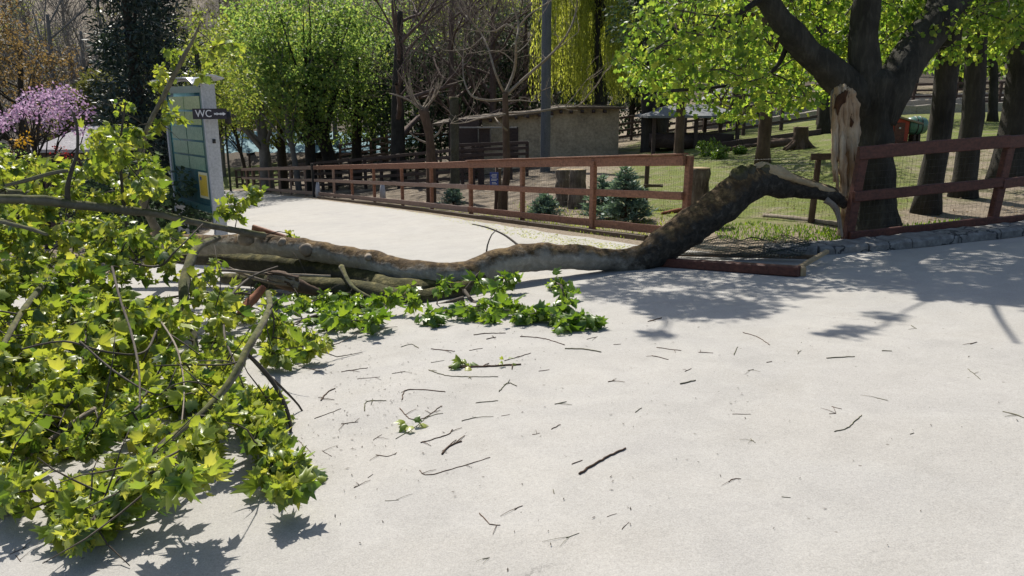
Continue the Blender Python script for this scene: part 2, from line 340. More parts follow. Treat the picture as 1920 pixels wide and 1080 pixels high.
def groundmat():
    m, t, b = mat('ground')
    big = nz(t, .22, 5, .6); med = nz(t, 1.7, 7, .7); fine = nz(t, 22, 5, .75)
    grass = ramp(t, fine, [(.3, (.045, .07, .015)), (.5, (.12, .145, .035)), (.7, (.21, .21, .07))])
    dirt = ramp(t, fine, [(.3, (.10, .078, .056)), (.52, (.24, .195, .145)), (.7, (.36, .31, .25))])
    litter = ramp(t, fine, [(.3, (.022, .018, .013)), (.5, (.065, .052, .038)), (.7, (.14, .12, .095))])
    a = nd(t, 'ShaderNodeAttribute', attribute_name='grass'); ad = nd(t, 'ShaderNodeMath', operation='ADD'); t.links.new(a.outputs['Fac'], ad.inputs[0]); t.links.new(med, ad.inputs[1])
    k = ramp(t, ad.outputs[0], [(.75, (0, 0, 0)), (1., (1, 1, 1))]); c = mix(t, k, dirt, grass)
    a2 = nd(t, 'ShaderNodeAttribute', attribute_name='litter'); ad2 = nd(t, 'ShaderNodeMath', operation='ADD'); t.links.new(a2.outputs['Fac'], ad2.inputs[0]); t.links.new(med, ad2.inputs[1])
    k2 = ramp(t, ad2.outputs[0], [(.8, (0, 0, 0)), (1., (1, 1, 1))]); c = mix(t, k2, c, litter)
    t.links.new(c, b.inputs[0]); b.inputs['Roughness'].default_value = .95; b.inputs['Specular IOR Level'].default_value = .15; bump(t, b, fine, .03); return m
M['ground'] = groundmat()
def kerbmat():
    m, t, b = mat('kerb_concrete'); f = nz(t, 9, 8, .7); tc = t.nodes.new('ShaderNodeTexCoord')
    v = nd(t, 'ShaderNodeTexVoronoi', Scale=1.9, feature='DISTANCE_TO_EDGE'); dn = nd(t, 'ShaderNodeTexNoise', Scale=5., Detail=6.); t.links.new(tc.outputs['Object'], dn.inputs['Vector']); t.links.new(mix(t, .25, tc.outputs['Object'], dn.outputs['Color']), v.inputs['Vector'])
    c = ramp(t, f, [(.3, (.09, .085, .08)), (.5, (.17, .163, .152)), (.7, (.28, .27, .25))]); k = ramp(t, v.outputs['Distance'], [(.008, (1, 1, 1)), (.02, (0, 0, 0))])
    c = mix(t, k, c, (.03, .03, .03)); t.links.new(c, b.inputs[0]); b.inputs['Roughness'].default_value = .9; bump(t, b, f, .015); return m
M['kerb'] = kerbmat()
# ------------------------------------------------------------------ ground
def grid_ground():
    xs = np.concatenate([np.linspace(-150, -32, 20)[:-1], np.linspace(-32, -8, 33)[:-1], np.linspace(-8, 12, 81)[:-1], np.linspace(12, 36, 33)[:-1], np.linspace(36, 160, 20)])
    ys = np.concatenate([np.linspace(-30, 0, 8)[:-1], np.linspace(0, 20, 81)[:-1], np.linspace(20, 60, 61)[:-1], np.linspace(60, 190, 40)])
    V = []; gr = []; li = []
    for y in ys:
        for x in xs:
            z = zt(x, y); d = (x-2.49)*.883+(y-10.75)*.469; e = (y-9.75)-.36*max(0, x-5)
            if min(d, e) > .4: z += .05*noise.noise(Vector((x*.6, y*.6, 0)))+.02*noise.noise(Vector((x*2.5, y*2.5, 3)))
            V.append((x, y, z))
            dd = min(d, e); rel = x/max(y, 1)
            g = .0
            if dd > 0:
                g = .15+.35*sstep((rel-.08)/.12)*sstep((dd-.9)/1.6)
                if y > 34: g -= .25*sstep((y-34)/8)
            li_ = .0
            if dd > 0 and rel < .14: li_ = .42*sstep((.14-rel)/.08)
            if rel > .50 and 0 < dd < 9: li_ = .30*sstep((rel-.50)/.08); g -= .2*sstep((rel-.5)/.08)
            if y > 60: li_ = .9; g = 0
            if x < -(3.0+.36*y): li_ = .35; g = .25
            if -.42 < rel < -.3 and 46 < y < 60: g = .5; li_ = 0
            gr.append(g); li.append(li_)
    nx = len(xs); F = [(j*nx+i, j*nx+i+1, (j+1)*nx+i+1, (j+1)*nx+i) for j in range(len(ys)-1) for i in range(nx-1)]
    me = bpy.data.meshes.new('ground'); me.from_pydata(V, [], F); me.materials.append(M['ground'])
    for nme, arr in (('grass', gr), ('litter', li)):
        at = me.attributes.new(nme, 'FLOAT', 'POINT'); at.data.foreach_set('value', np.array(arr, np.float32))
    me.polygons.foreach_set('use_smooth', [True]*len(F)); me.update()
    return tag(link(bpy.data.objects.new('ground', me)), kind='structure')
grid_ground()
# road: right/far edge polyline then left edge (world x,y)
R_edge = [(12, 11.1), (8.8, 10.15), (7.2, 9.65), (6.2, 9.35), (5.2, 9.1), (4.3, 8.95), (3.3, 8.95), (2.75, 9.5), (2.1, 10.4), (1.0, 12.4), (-.1, 14.6), (-3.6, 21.6), (-8.4, 30.3), (-12.2, 37), (-15.5, 42.6), (-18, 46)]
L_edge = [(-19.2, 45), (-16.6, 40.5), (-13.5, 34), (-11, 27.5), (-8.6, 23), (-6.9, 16.5), (-5.9, 14.0), (-5.6, 12), (-6.3, 10.2), (-8.5, 9.2), (-14, 8.4)]
def road():
    import bmesh
    bm = bmesh.new()
    def jag(pts):
        out = []
        for a, b in zip(pts, pts[1:]):
            a = Vector(a); b = Vector(b); k = max(1, int((b-a).length/.25))
            for j in range(k):
                p = a.lerp(b, j/k); n_ = noise.noise(Vector((p.x*1.7, p.y*1.7, 5)))*.07; out.append((p.x+n_, p.y+n_))
        return out+[tuple(pts[-1])]
    poly = jag(R_edge)+jag(L_edge)+[(-14, -12), (14, -12)]
    top = [bm.verts.new((x, y, .06*x-.052*y+.010)) for x, y in poly]; bot = [bm.verts.new((x, y, .06*x-.052*y-.05)) for x, y in poly]
    f = bm.faces.new(top); f.normal_update()
    if f.normal.z < 0: f.normal_flip()
    n = len(poly)
    for i in range(n): bm.faces.new((top[i], bot[i], bot[(i+1) % n], top[(i+1) % n]))
    bmesh.ops.triangulate(bm, faces=[f])
    me = bpy.data.meshes.new('road'); bm.to_mesh(me); bm.free(); me.materials.append(M['asphalt'])
    return tag(link(bpy.data.objects.new('road', me)), kind='structure')
road()
# ------------------------------------------------------------------ fences
def proj(p):
    p = Vector(p)-Vector((0, 0, EYE)); c, s = math.cos(PITCH), math.sin(PITCH)
    ax = c*p.y-s*p.z; up = s*p.y+c*p.z
    return 960+FPX*p.x/ax, 540-FPX*up/ax
FL = [(2.46, 10.78), (1.31, 12.75), (.10, 15.2), (-3.5, 22.2), (-8.15, 30.7), (-15.3, 43.2), (-16.0, 44.6)]
def along(px, line):
    best = None
    for a, b in zip(line, line[1:]):
        for j in range(101):
            x = a[0]+(b[0]-a[0])*j/100; y = a[1]+(b[1]-a[1])*j/100; q = abs(proj((x, y, zt(x, y)+.6))[0]-px)
            if best is None or q < best[0]: best = (q, x, y)
    return Vector((best[1], best[2], zt(best[1], best[2])))
fence = empty('post_and_rail_fence', (2.46, 10.78, zt(2.46, 10.78)), 'long rusty brown wooden rail fence running far back along the left side path', 'fence')
posts_px = [1281, 1105, 974, 878, 805, 750, 698, 656, 622, 570, 542, 522, 503, 485, 471, 460]
base_pts = [along(p, FL) for p in posts_px]
fn = Vector((.883, .469, 0))
for i, b in enumerate(base_pts):
    wd = .115 if i < 2 else .09
    m_ = M['fence_red'] if i < 8 else M['fence_old']
    q = b+fn*.07+Vector((0, 0, -.15)); tp = b+fn*.07+Vector((.02 if i == 0 else 0, 0, 1.22 if i else 1.26))
    MB().beam(q, tp, wd, .08, .003, .008, up=Vector((-.469, .883, 0))).build('post', m_, fence)
bp = along(588, FL); MB().beam(bp+Vector((0, 0, -.1)), bp+Vector((0, 0, 1.36)), .13, .11, .002, .008, up=Vector((-.469, .883, 0))).build('post', M['black_paint'], fence)['label'] = 'black painted post'
rail_knots = [[(1290, 878), (878, 656), (656, 590), (586, 503), (503, 444)], [(1283, 878), (878, 656), (656, 590), (586, 503), (503, 444)], [(1247, 878), (878, 656), (656, 590), (586, 503), (503, 444)]]
for (hz_, hh, tt), kn in zip(((1.20, .15, .055), (.69, .11, .045), (.165, .125, .045)), rail_knots):
    for a, b in kn:
        A_ = along(a, FL); B_ = along(b, FL); off = Vector((0, 0, hz_))
        mid = (A_+B_)/2; 
        m_ = M['fence_red'] if a > 600 and (hz_ > 1) or a > 900 else M['fence_old']
        MB().beam(A_+off, B_+off, hh+random.uniform(-.006, .006), tt, .004, .008).build('rail', m_, fence)
# flat coping board on the near top rail
A_ = along(1288, FL); B_ = along(878, FL)
MB().beam(A_+Vector((0, 0, 1.29)), B_+Vector((0, 0, 1.29)), .025, .13, .003, .004).build('capping_board', M['fence_red'], fence)
# low timber edging at the foot of the fence
eg = MB()
for a, b in ((1225, 974), (974, 750), (750, 600)):
    eg.beam(along(a, FL)+Vector((-.1, -.05, .03)), along(b, FL)+Vector((-.1, -.05, .03)), .10, .08, .006, .01)
tag(origin_to(eg.build('timber_edging', M['wood_brown']), along(1225, FL)), 'low weathered timber edging board lying on the ground under the long red rail fence', 'edging')
# right fence
FR = [(4.27, 9.39), (5.3, 9.55), (6.5, 9.95), (8.6, 10.75), (11.5, 12.0)]
rf = empty('post_and_rail_fence', (4.27, 9.39, zt(4.27, 9.39)), 'dark red rail fence with wire netting on the cracked kerb beside the big tree', 'fence')
def rz(x, y): return zt(x, y)+.0
rposts = [Vector((x, y, rz(x, y))) for x, y in ((4.32, 9.40), (6.52, 9.98), (8.75, 10.85))]
for i, b in enumerate(rposts):
    MB().beam(b+Vector((-.03, .07, -.1)), b+Vector((.07, .07, 1.24)), .13, .09, .003, .01, up=Vector((.96, .28, 0))).build('post', M['fence_dark'], rf)
for z_, h_ in ((1.20, .165), (.66, .13), (.14, .135)):
    for (a, b) in ((0, 1), (1, 2)):
        MB().beam(rposts[a]+Vector((-.02 if a == 0 else 0, 0, z_)), rposts[b]+Vector((0, 0, z_+.02)), h_, .05, .005, .01).build('rail', M['fence_dark'], rf)
def netmesh(a, b, h, sx, sz, r, sag=0.):
    """wire netting between two ground points"""
    mb = MB(); a = Vector(a); b = Vector(b); L = (b-a).length; n = int(L/sx)
    for i in range(n+1):
        p = a.lerp(b, i/n); j = Vector((0, random.uniform(-.01, .01), 0)); mb.tube([p+j, p+Vector((0, 0, h))+j], r, 3, cap=False)
    for k in range(int(h/sz)+1):
        mb.tube([a.lerp(b, t/8)+Vector((0, 0, k*sz-sag*math.sin(math.pi*t/8))) for t in range(9)], r, 3, cap=False)
    return mb
nm = MB()
for (a, b) in ((0, 1), (1, 2)):
    q = netmesh(rposts[a]+Vector((0, .1, .05)), rposts[b]+Vector((0, .1, .05)), 1.05, .07, .09, .0011); nb = len(nm.v); nm.v += q.v; nm.f += [tuple(i+nb for i in f) for f in q.f]
nm.build('wire_netting', M['wire'], rf)
# kerb blocks
kl = [(3.15, 9.12), (3.75, 9.0), (4.35, 9.05), (4.95, 9.18), (5.6, 9.35), (6.25, 9.52), (6.9, 9.75), (7.6, 10.0), (8.4, 10.3), (9.4, 10.7)]
kerb = empty('kerb', (3.15, 9.12, zt(3.15, 9.12)), 'cracked grey concrete kerb under the dark red fence at the road edge', 'kerb')
def kerb_block(a, b):
    a = Vector((*a, zt(*a))); b = Vector((*b, zt(*b))); n = 10; prof = [(-.08, -.1), (-.07, .085), (-.04, .115), (.26, .125), (.28, -.1)]; mb = MB()
    d = (b-a).normalized(); sd = Vector((-d.y, d.x, 0)).normalized()
    for i in range(n+1):
        p = a.lerp(b, (i/n)*.985)
        for x, z in prof:
            q = p+sd*x+Vector((0, 0, z)); q += Vector((noise.noise(q*6), noise.noise(q*6+Vector((9, 0, 0))), noise.noise(q*7+Vector((0, 9, 0)))))*.022; mb.v.append(tuple(q))
    for i in range(n):
        for k in range(4): mb.f.append((i*5+k, i*5+5+k, i*5+6+k, i*5+1+k))
    mb.f.append((0, 1, 2, 3, 4)); mb.f.append(tuple(n*5+k for k in (4, 3, 2, 1, 0))); return mb
for a, b in zip(kl, kl[1:]): kerb_block(a, b).build('kerb_block', M['kerb'], kerb, smooth=False)
# inner wire fence of the enclosure: rough posts with netting
wf = empty('wire_fence', GD(1520, 12.0), 'thin wire netting fence on rough round posts inside the enclosure', 'fence')
wp = [(930, 18.5), (1208, 15.6), (1520, 11.7), (1700, 12.4)]
wpts = [GD(px, D) for px, D in wp]
for i, p in enumerate(wpts[:3]):
    MB().tube([p-Vector((0, 0, .1)), p+Vector((.02, 0, .5)), p+Vector((0.03, 0, 1.08))], [.055, .05, .045], 8, .15, 6, step=.2).build('post', M['bark_brown'], wf)
for a, b in zip(wpts, wpts[1:]): netmesh(a+Vector((0, 0, .02)), b+Vector((0, 0, .02)), 1.0, .07, .1, .0016, .03).build('wire_netting', M['wire'], wf)
p = wpts[2]; MB().beam(p+Vector((-.12, -.07, 1.03)), p+Vector((.95, -.05, 1.06)), .10, .035, .004).build('rail', M['wood_brown'], wf)
MB().beam(p+Vector((.35, .1, 1.10)), p+Vector((2.2, .5, 1.14)), .09, .03, .004).build('rail', M['wood_brown'], wf)
p = wpts[1]; MB().beam(p+Vector((-.05, -.08, .50)), p+Vector((.35, -.08, .50)), .06, .04).build('peg', M['wood_brown'], wf)
# ------------------------------------------------------------------ fallen limb
fallen = empty('fallen_limb', tuple(P(1200, 500, 8.75)), 'huge crooked mossy maple limb lying across the path with its leafy crown at the left', 'fallen tree')
tp = [(1585, 385, 9.60, 8), (1560, 366, 9.58, 13), (1515, 355, 9.55, 18), (1470, 347, 9.5, 25), (1425, 341, 9.4, 28), (1385, 358, 9.25, 33), (1340, 393, 9.1, 34), (1290, 428, 8.95, 34), (1245, 460, 8.85, 33), (1200, 484, 8.78, 26), (1150, 489, 8.7, 22), (1100, 484, 8.6, 23), (1050, 481, 8.5, 24), (1000, 482, 8.4, 26), (950, 489, 8.25, 27), (900, 507, 8.1, 28), (850, 522, 7.95, 30), (800, 528, 7.95, 33)]
def pd(l): return [P(a, b, D) for a, b, D, r in l], [r*D/FPX for a, b, D, r in l]
up = [(800, 516, 8.0, 26), (740, 503, 8.2, 24), (680, 488, 8.4, 22), (620, 475, 8.6, 20), (560, 466, 8.8, 20), (500, 458, 9.0, 20), (450, 457, 9.2, 19), (400, 458, 9.4, 18), (340, 458, 9.6, 20), (270, 450, 9.8, 16), (200, 440, 10.0, 12), (120, 420, 10.2, 8)]
pts, rad = pd(tp[:-1]+up)
trunk = MB().tube(pts, rad, 40, .15, 4.2, step=.035, flute=.02, seed=2.).build('trunk', M['bark_fallen'], fallen)
limb_up = trunk
for kx, ky, kd, kr in ((457, 447, 8.78, 14), (572, 468, 8.55, 12), (528, 455, 8.75, 8), (690, 483, 8.2, 7)):
    c = P(kx, ky, kd); ring = MB(); R_ = kr*kd/FPX
    ring.tube([c+Vector((0, .06, -.01)), c+Vector((0, .0, 0)), c+Vector((0, -.02, .003))], [R_*1.2, R_*.95, R_*.55], 10, .2, 12); ring.build('knot', M['bark_pale'], limb_up)
lo = [(910, 512, 8.05, 14), (860, 530, 7.95, 24), (800, 546, 7.85, 24), (735, 545, 7.9, 24), (700, 530, 8.2, 23), (650, 515, 8.5, 23), (600, 505, 8.8, 23), (540, 497, 9.1, 20), (480, 492, 9.4, 18), (400, 485, 9.8, 15), (300, 480, 10.2, 12)]
pts, rad = pd(lo); limb_lo = MB().tube(pts, rad, 20, .16, 3.2, step=.06, flute=.04, seed=8.).build('limb', M['bark_mossy'], fallen)
lo2 = [(905, 520, 8.0, 12), (860, 545, 7.75, 20), (800, 562, 7.55, 20), (750, 560, 7.55, 19), (690, 545, 7.8, 18), (600, 535, 8.1, 16), (500, 528, 8.5, 13), (420, 522, 8.8, 10)]
pts, rad = pd(lo2); limb_lo2 = MB().tube(pts, rad, 18, .18, 3.2, step=.06, flute=.04, seed=11.).build('limb', M['bark_mossy'], fallen)
# torn end: splinter slab and hanging strip
sp = MB()
def slab(mb, line, seed, wy=.10):
    b = len(mb.v); n = len(line)
    for i, (x, y, D, hw) in enumerate(line):
        c = P(x, y, D); r_ = hw*D/FPX
        for k in range(6):
            a = 2*math.pi*k/6; q = c+Vector((0, math.cos(a)*wy, 0))+Vector((0, 0, math.sin(a)*r_)); q += Vector((0, 0, .02))*noise.noise(q*9+Vector((seed, 0, 0))); mb.v.append(tuple(q))
    for i in range(n-1):
        for k in range(6): mb.f.append((b+i*6+k, b+i*6+(k+1) % 6, b+i*6+6+(k+1) % 6, b+i*6+6+k))
    mb.f.append(tuple(b+k for k in range(6))[::-1]); mb.f.append(tuple(b+(n-1)*6+k for k in range(6)))
sp.tube(*pd([(1405, 322, 9.35, 5), (1425, 314, 9.33, 10), (1455, 322, 9.38, 12), (1490, 339, 9.43, 10), (1530, 350, 9.5, 8), (1565, 362, 9.55, 7), (1592, 380, 9.6, 3)]), 12, .35, 9, step=.03, seed=3)
sp.tube(*pd([(1440, 324, 9.3, 4), (1480, 333, 9.35, 6), (1515, 344, 9.4, 5), (1545, 352, 9.5, 2)]), 8, .5, 12, step=.03, seed=7)
sp.build('splinter', M['cut_wood'], fallen)
cs = MB()
for l in ([(1548, 375, 9.5, 7), (1562, 385, 9.45, 6), (1571, 402, 9.45, 4), (1576, 425, 9.42, 3), (1579, 445, 9.42, 2)], [(1556, 378, 9.5, 5), (1568, 398, 9.42, 2), (1573, 430, 9.4, 1.2)]): cs.tube(*pd(l), 6, .3, 10, step=.03)
cs.build('bark_strip', M['bark_pale'], fallen)
kb = MB()
for x, y, D, r_ in ((1388, 325, 9.2, 15), (1404, 322, 9.25, 13), (1432, 316, 9.3, 9), (1378, 337, 9.2, 12)): c = P(x, y, D); R_ = r_*D/FPX; kb.tube([c-Vector((0, 0, R_*1.2)), c, c+Vector((0.01, 0, R_*.7)), c+Vector((0, 0, R_))], [R_*1.1, R_*1.1, R_*.8, R_*.25], 10, .5, 9, step=.03, seed=x)
kb.build('burl', M['bark_mossy'], fallen)
# thin dead twigs rising from the limb
th = MB()
for l in ([(885, 420, 9.0, 1), (915, 427, 8.8, 1.6), (945, 440, 8.6, 2), (972, 460, 8.35, 2.5)], [(912, 478, 8.3, 1.8), (914, 460, 8.3, 1.5), (922, 440, 8.35, 1.2), (932, 430, 8.4, .8)]): th.tube(*pd(l), 5, step=.05)
th.build('twig', M['bark_twig'], fallen)
# broken stub with split wood and splintered piece
MB().tube(*pd([(600, 550, 7.9, 8), (560, 536, 7.85, 13), (525, 524, 7.8, 15), (506, 517, 7.75, 13)]), 12, .3, 8, step=.03, seed=4).build('broken_stub', M['bark_brown'], fallen)
for i in range(9):
    x_ = 500+random.uniform(-4, 10); y_ = 508+random.uniform(-6, 22); MB().tube(*pd([(560, 530+random.uniform(-8, 10), 7.72, 5), (x_+25, y_+5, 7.68, 4), (x_, y_, 7.65, 1)]), 5, .5, 14, step=.03, seed=i).build('splinter', M['bark_pale' if i % 3 else 'bark_brown'], fallen)
MB().tube(*pd([(446, 596, 6.75, 6), (460, 578, 6.85, 10), (478, 556, 7.0, 9), (494, 538, 7.1, 6)]), 10, .35, 8, step=.03, seed=6).build('broken_stub', M['split_red'], fallen)
# --- branches of the crown (pixel column, row, depth, pixel radius)
BR = {
 'a': ([(495, 442, 8.9, 7), (440, 432, 8.6, 6), (380, 420, 8.2, 6), (300, 402, 7.9, 7), (220, 392, 7.6, 8.5), (130, 382, 7.3, 9.5), (60, 374, 7.1, 9), (-40, 372, 6.9, 9)], 'bark_limb'),
 'b': ([(90, 372, 7.7, 6), (40, 363, 7.7, 8), (-30, 362, 7.7, 8)], 'bark_limb'),
 'c': ([(128, 380, 7.3, 5), (127, 350, 7.3, 4.5), (135, 318, 7.35, 3.5), (144, 290, 7.4, 3), (146, 255, 7.45, 2.5), (142, 228, 7.5, 2), (134, 205, 7.5, 1.2)], 'bark_twig'),
 'd': ([(128, 320, 7.3, 3), (95, 325, 7.2, 4), (50, 338, 7.0, 4), (10, 348, 6.9, 3)], 'bark_limb'),
 'e': ([(410, 446, 8.6, 5), (372, 462, 7.4, 8), (356, 490, 7.0, 9), (346, 530, 6.7, 10), (345, 565, 6.4, 10), (352, 596, 6.2, 9), (362, 620, 6.0, 7), (368, 660, 5.8, 5)], 'bark_limb'),
 'f': ([(503, 548, 6.6, 5), (506, 572, 5.6, 5.5), (498, 595, 4.8, 6), (480, 628, 4.2, 7.5), (462, 658, 4.0, 7.5), (445, 695, 3.85, 7.5), (415, 738, 3.7, 7), (372, 780, 3.5, 6.5), (325, 818, 3.25, 6.5), (300, 842, 3.1, 6), (286, 866, 2.98, 4)], 'bark_limb'),
 'g': ([(320, 815, 3.25, 5), (285, 850, 3.12, 5), (255, 880, 3.05, 4), (228, 894, 3.0, 3), (190, 930, 2.95, 2.5)], 'bark_twig'),
 'h': ([(464, 664, 4.0, 4), (490, 690, 4.05, 4.5), (515, 722, 4.05, 4.5), (534, 758, 4.0, 4), (545, 800, 3.95, 3), (540, 860, 3.85, 2)], 'bark_twig'),
 'i': ([(290, 686, 4.2, 1.2), (350, 684, 4.3, 1.8), (420, 684, 4.2, 1.8), (455, 676, 3.98, 1.8)], 'bark_twig'),
 'j': ([(178, 766, 4.1, 5), (140, 790, 3.95, 5), (100, 820, 3.8, 4.5), (60, 850, 3.6, 3.5), (30, 880, 3.45, 3)], 'bark_pale'),
 'k': ([(455, 745, 4.2, 1.8), (410, 728, 4.0, 1.8), (350, 715, 3.9, 1.5), (310, 730, 3.8, 1.2)], 'bark_twig'),
 'l': ([(268, 270, 9.4, 4), (280, 232, 9.3, 4), (302, 190, 9.2, 4), (322, 150, 9.1, 4), (345, 105, 9.0, 4), (362, 75, 9.0, 2.5), (376, 42, 8.9, 1)], 'bark_limb'),
 'l2': ([(268, 268, 9.4, 5), (262, 320, 9.3, 6), (270, 380, 9.4, 7), (300, 445, 9.7, 9)], 'bark_limb'),
 'm': ([(0, 415, 6.3, 4), (60, 430, 6.1, 4), (88, 440, 6.0, 3)], 'bark_limb'),
 'n': ([(620, 518, 7.9, 2.5), (540, 515, 7.8, 3), (480, 512, 7.7, 3), (410, 507, 7.6, 3), (360, 520, 7.3, 2.5)], 'bark_pale'),
 'o': ([(545, 535, 7.7, 3), (500, 528, 7.7, 3), (450, 512, 7.7, 3), (400, 488, 7.7, 3)], 'bark_pale'),
 'p': ([(470, 552, 7.2, 2.4), (430, 548, 7.0, 3.0), (380, 550, 6.8, 2.4), (300, 560, 6.5, 1.8)], 'bark_twig'),
 'q': ([(210, 500, 6.0, 2.4), (225, 560, 5.3, 2.4), (245, 620, 4.8, 2.4), (260, 690, 4.2, 2.1), (262, 760, 3.8, 1.8)], 'bark_twig'),
 'r': ([(345, 560, 6.2, 2.4), (300, 610, 5.2, 2.4), (270, 660, 4.7, 2.1), (200, 660, 4.4, 2.1), (120, 640, 4.4, 2.1), (40, 655, 4.3, 1.8)], 'bark_twig'),
 's': ([(300, 450, 9.0, 8), (200, 470, 7.6, 8), (120, 500, 6.4, 7), (60, 560, 5.5, 6), (10, 640, 4.7, 5), (-20, 720, 4.1, 4)], 'bark_limb'),
 't': ([(150, 640, 4.4, 2.1), (220, 700, 4.2, 2.1), (300, 740, 4.0, 1.8), (330, 690, 4.1, 1.2)], 'bark_twig'),
 'u': ([(870, 560, 7.4, 5), (790, 580, 7.3, 4), (720, 590, 7.2, 4), (640, 585, 7.1, 4), (570, 600, 6.9, 4), (500, 640, 6.5, 3)], 'bark_twig'),
 'v': ([(640, 500, 8.1, 5), (655, 530, 7.8, 4), (672, 545, 7.6, 3), (700, 560, 7.4, 2.5), (750, 585, 7.2, 2.5), (790, 590, 7.1, 2)], 'bark_limb'),
 'w': ([(870, 545, 7.6, 4), (900, 575, 7.2, 3), (960, 590, 7.0, 3), (1030, 592, 6.95, 3), (1080, 602, 6.9, 2), (1120, 602, 6.9, 1.5)], 'bark_twig'),
 'x': ([(1040, 590, 6.95, 2.5), (1058, 565, 7.0, 2.5), (1052, 535, 7.1, 2)], 'bark_twig'),
 'y': ([(490, 690, 4.2, 2.5), (560, 760, 4.3, 2), (575, 800, 4.2, 2), (572, 850, 4.0, 1.5)], 'bark_twig'),
 'aa': ([(520, 500, 8.0, 1.8), (470, 520, 7.2, 2.4), (430, 560, 6.2, 2.4), (420, 620, 5.2, 2.1), (440, 680, 4.4, 1.8), (470, 760, 4.2, 1.2)], 'bark_twig'),
 'ab': ([(300, 600, 5.2, 1.8), (330, 650, 4.6, 1.8), (345, 720, 4.0, 1.5), (340, 800, 3.5, 1.2)], 'bark_pale'),
 'ac': ([(100, 500, 6.4, 2.4), (150, 560, 5.6, 2.1), (160, 640, 4.8, 1.8), (140, 720, 4.2, 1.5), (110, 800, 3.7, 1.2)], 'bark_twig'),
 'ad': ([(205, 480, 7.4, 2.4), (290, 500, 6.4, 2.4), (330, 470, 6.2, 1.8), (380, 420, 6.6, 1.2)], 'bark_twig'),
 'z': ([(240, 440, 8.0, 4), (230, 360, 8.2, 3), (225, 290, 8.2, 2.5), (230, 230, 8.2, 2), (236, 190, 8.2, 1)], 'bark_twig'),
}
nodes = []; branch_obj = {}
for k, (l, mname) in BR.items():
    pts, rad = pd(l); branch_obj[k] = MB().tube(pts, rad, 9, .2, 9., step=.05, seed=ord(k[0])).build('branch', M[mname], fallen)
    q, _ = resample(pts, rad, .12); nodes += [(p, k) for p in q]
def inpoly(x, y, poly):
    c = False; j = len(poly)-1
    for i in range(len(poly)):
        xi, yi = poly[i]; xj, yj = poly[j]
        if (yi > y) != (yj > y) and x < (xj-xi)*(y-yi)/(yj-yi)+xi: c = not c
        j = i
    return c
def sample(poly, n):
    xs = [p[0] for p in poly]; ys = [p[1] for p in poly]; out = []
    while len(out) < n:
        x = random.uniform(min(xs), max(xs)); y = random.uniform(min(ys), max(ys))
        if inpoly(x, y, poly): out.append((x, y))
    return out
def gplane(px, py):
    r = ray(px, py); k = r.z-.06*r.x+.052
    return 1e9 if k >= -1e-3 else -EYE/k
CL = []     # (point, radius, nleaf, leaf size)
A = [(-60, 285), (40, 280), (110, 318), (195, 225), (235, 200), (265, 265), (290, 310), (300, 415), (375, 440), (405, 460), (415, 560), (445, 640), (420, 700), (380, 750), (290, 770), (210, 815), (110, 850), (-60, 850)]
FRONT = []
for k in 'aefjcdg':
    q, rr = resample([Vector((x, y, D)) for x, y, D, r in BR[k][0]], [0]*len(BR[k][0]), 12); FRONT += [tuple(v) for v in q]
FRONT = np.array(FRONT)
def hides(x, y, D, w_=26): d = np.hypot(FRONT[:, 0]-x, FRONT[:, 1]-y); i = int(np.argmin(d)); return d[i] < w_ and D < FRONT[i, 2]+.12
dk = [150, 250, 350, 450, 550, 650, 750, 870]; dv = [8.6, 8.1, 7.4, 6.5, 5.6, 4.7, 4.05, 3.35]
for layer, n in ((0, 360), (1, 230), (2, 170)):
    for x, y in sample(A, n):
        if noise.noise(Vector((x*.016, y*.016, layer*3+1))) < -.08 and layer < 2: continue
        D = float(np.interp(y, dk, dv))+layer*.55+random.uniform(-.25, .45); g = gplane(x, y+12)
        if D > g-.08: D = g-.08
        if hides(x, y, D): continue
        CL.append((P(x, y, D), random.uniform(.10, .17), 13, .074))
for x, y in sample([(-60, 285), (-200, 300), (-420, 400), (-520, 600), (-420, 800), (-60, 850)], 230):
    D = min(float(np.interp(y, dk, dv))+random.random()*.8, gplane(x, y+12)-.08); CL.append((P(x, y, D), random.uniform(.10, .17), 12, .074))
for poly, n, dh in (([(500, 570), (560, 522), (650, 512), (690, 545), (722, 600), (650, 615), (600, 650), (520, 676), (485, 640)], 95, .55),
                    ([(105, 925), (190, 905), (235, 940), (195, 985), (140, 1010), (95, 985)], 46, .25), ([(270, 800), (390, 805), (395, 885), (330, 925), (270, 905)], 40, 1.0),
                    ([(440, 740), (500, 730), (530, 790), (515, 835), (470, 840)], 36, .6), ([(495, 850), (550, 840), (565, 880), (568, 912), (530, 925), (498, 920)], 20, .3),
                    ([(-30, 800), (20, 870), (50, 930), (-30, 940)], 26, .4), ([(205, 880), (260, 870), (260, 930), (220, 950)], 12, .6), ([(380, 700), (450, 700), (450, 800), (380, 800)], 14, .9), ([(440, 450), (520, 520), (520, 600), (440, 600)], 14, .9)):
    for x, y in sample(poly, n):
        g = gplane(x, y); D = g-.06-random.random()*dh
        if hides(x, y, D, 14): continue
        CL.append((P(x, y, D), .085, 11, .070))
for x, y in ((750, 515), (770, 540), (738, 560), (785, 502), (775, 562), (835, 528), (830, 545), (905, 508), (900, 530), (965, 520), (945, 522), (935, 540), (712, 560), (705, 590), (690, 600), (520, 610), (640, 600)):
    CL.append((P(x, y, gplane(x, y+28)-.12), .10, 11, .085))
for x, y in ((805, 590), (815, 594), (850, 582), (870, 575), (888, 585), (905, 572), (915, 588), (935, 578), (958, 570), (975, 580), (990, 590), (1010, 588), (1042, 528), (1058, 535), (1064, 550), (1062, 570), (1035, 575), (1040, 595), (1055, 605), (1075, 598), (1095, 598), (1115, 600), (1030, 590), (970, 592)):
    CL.append((P(x, y, gplane(x, y+14)-.1), .10, 13, .08))
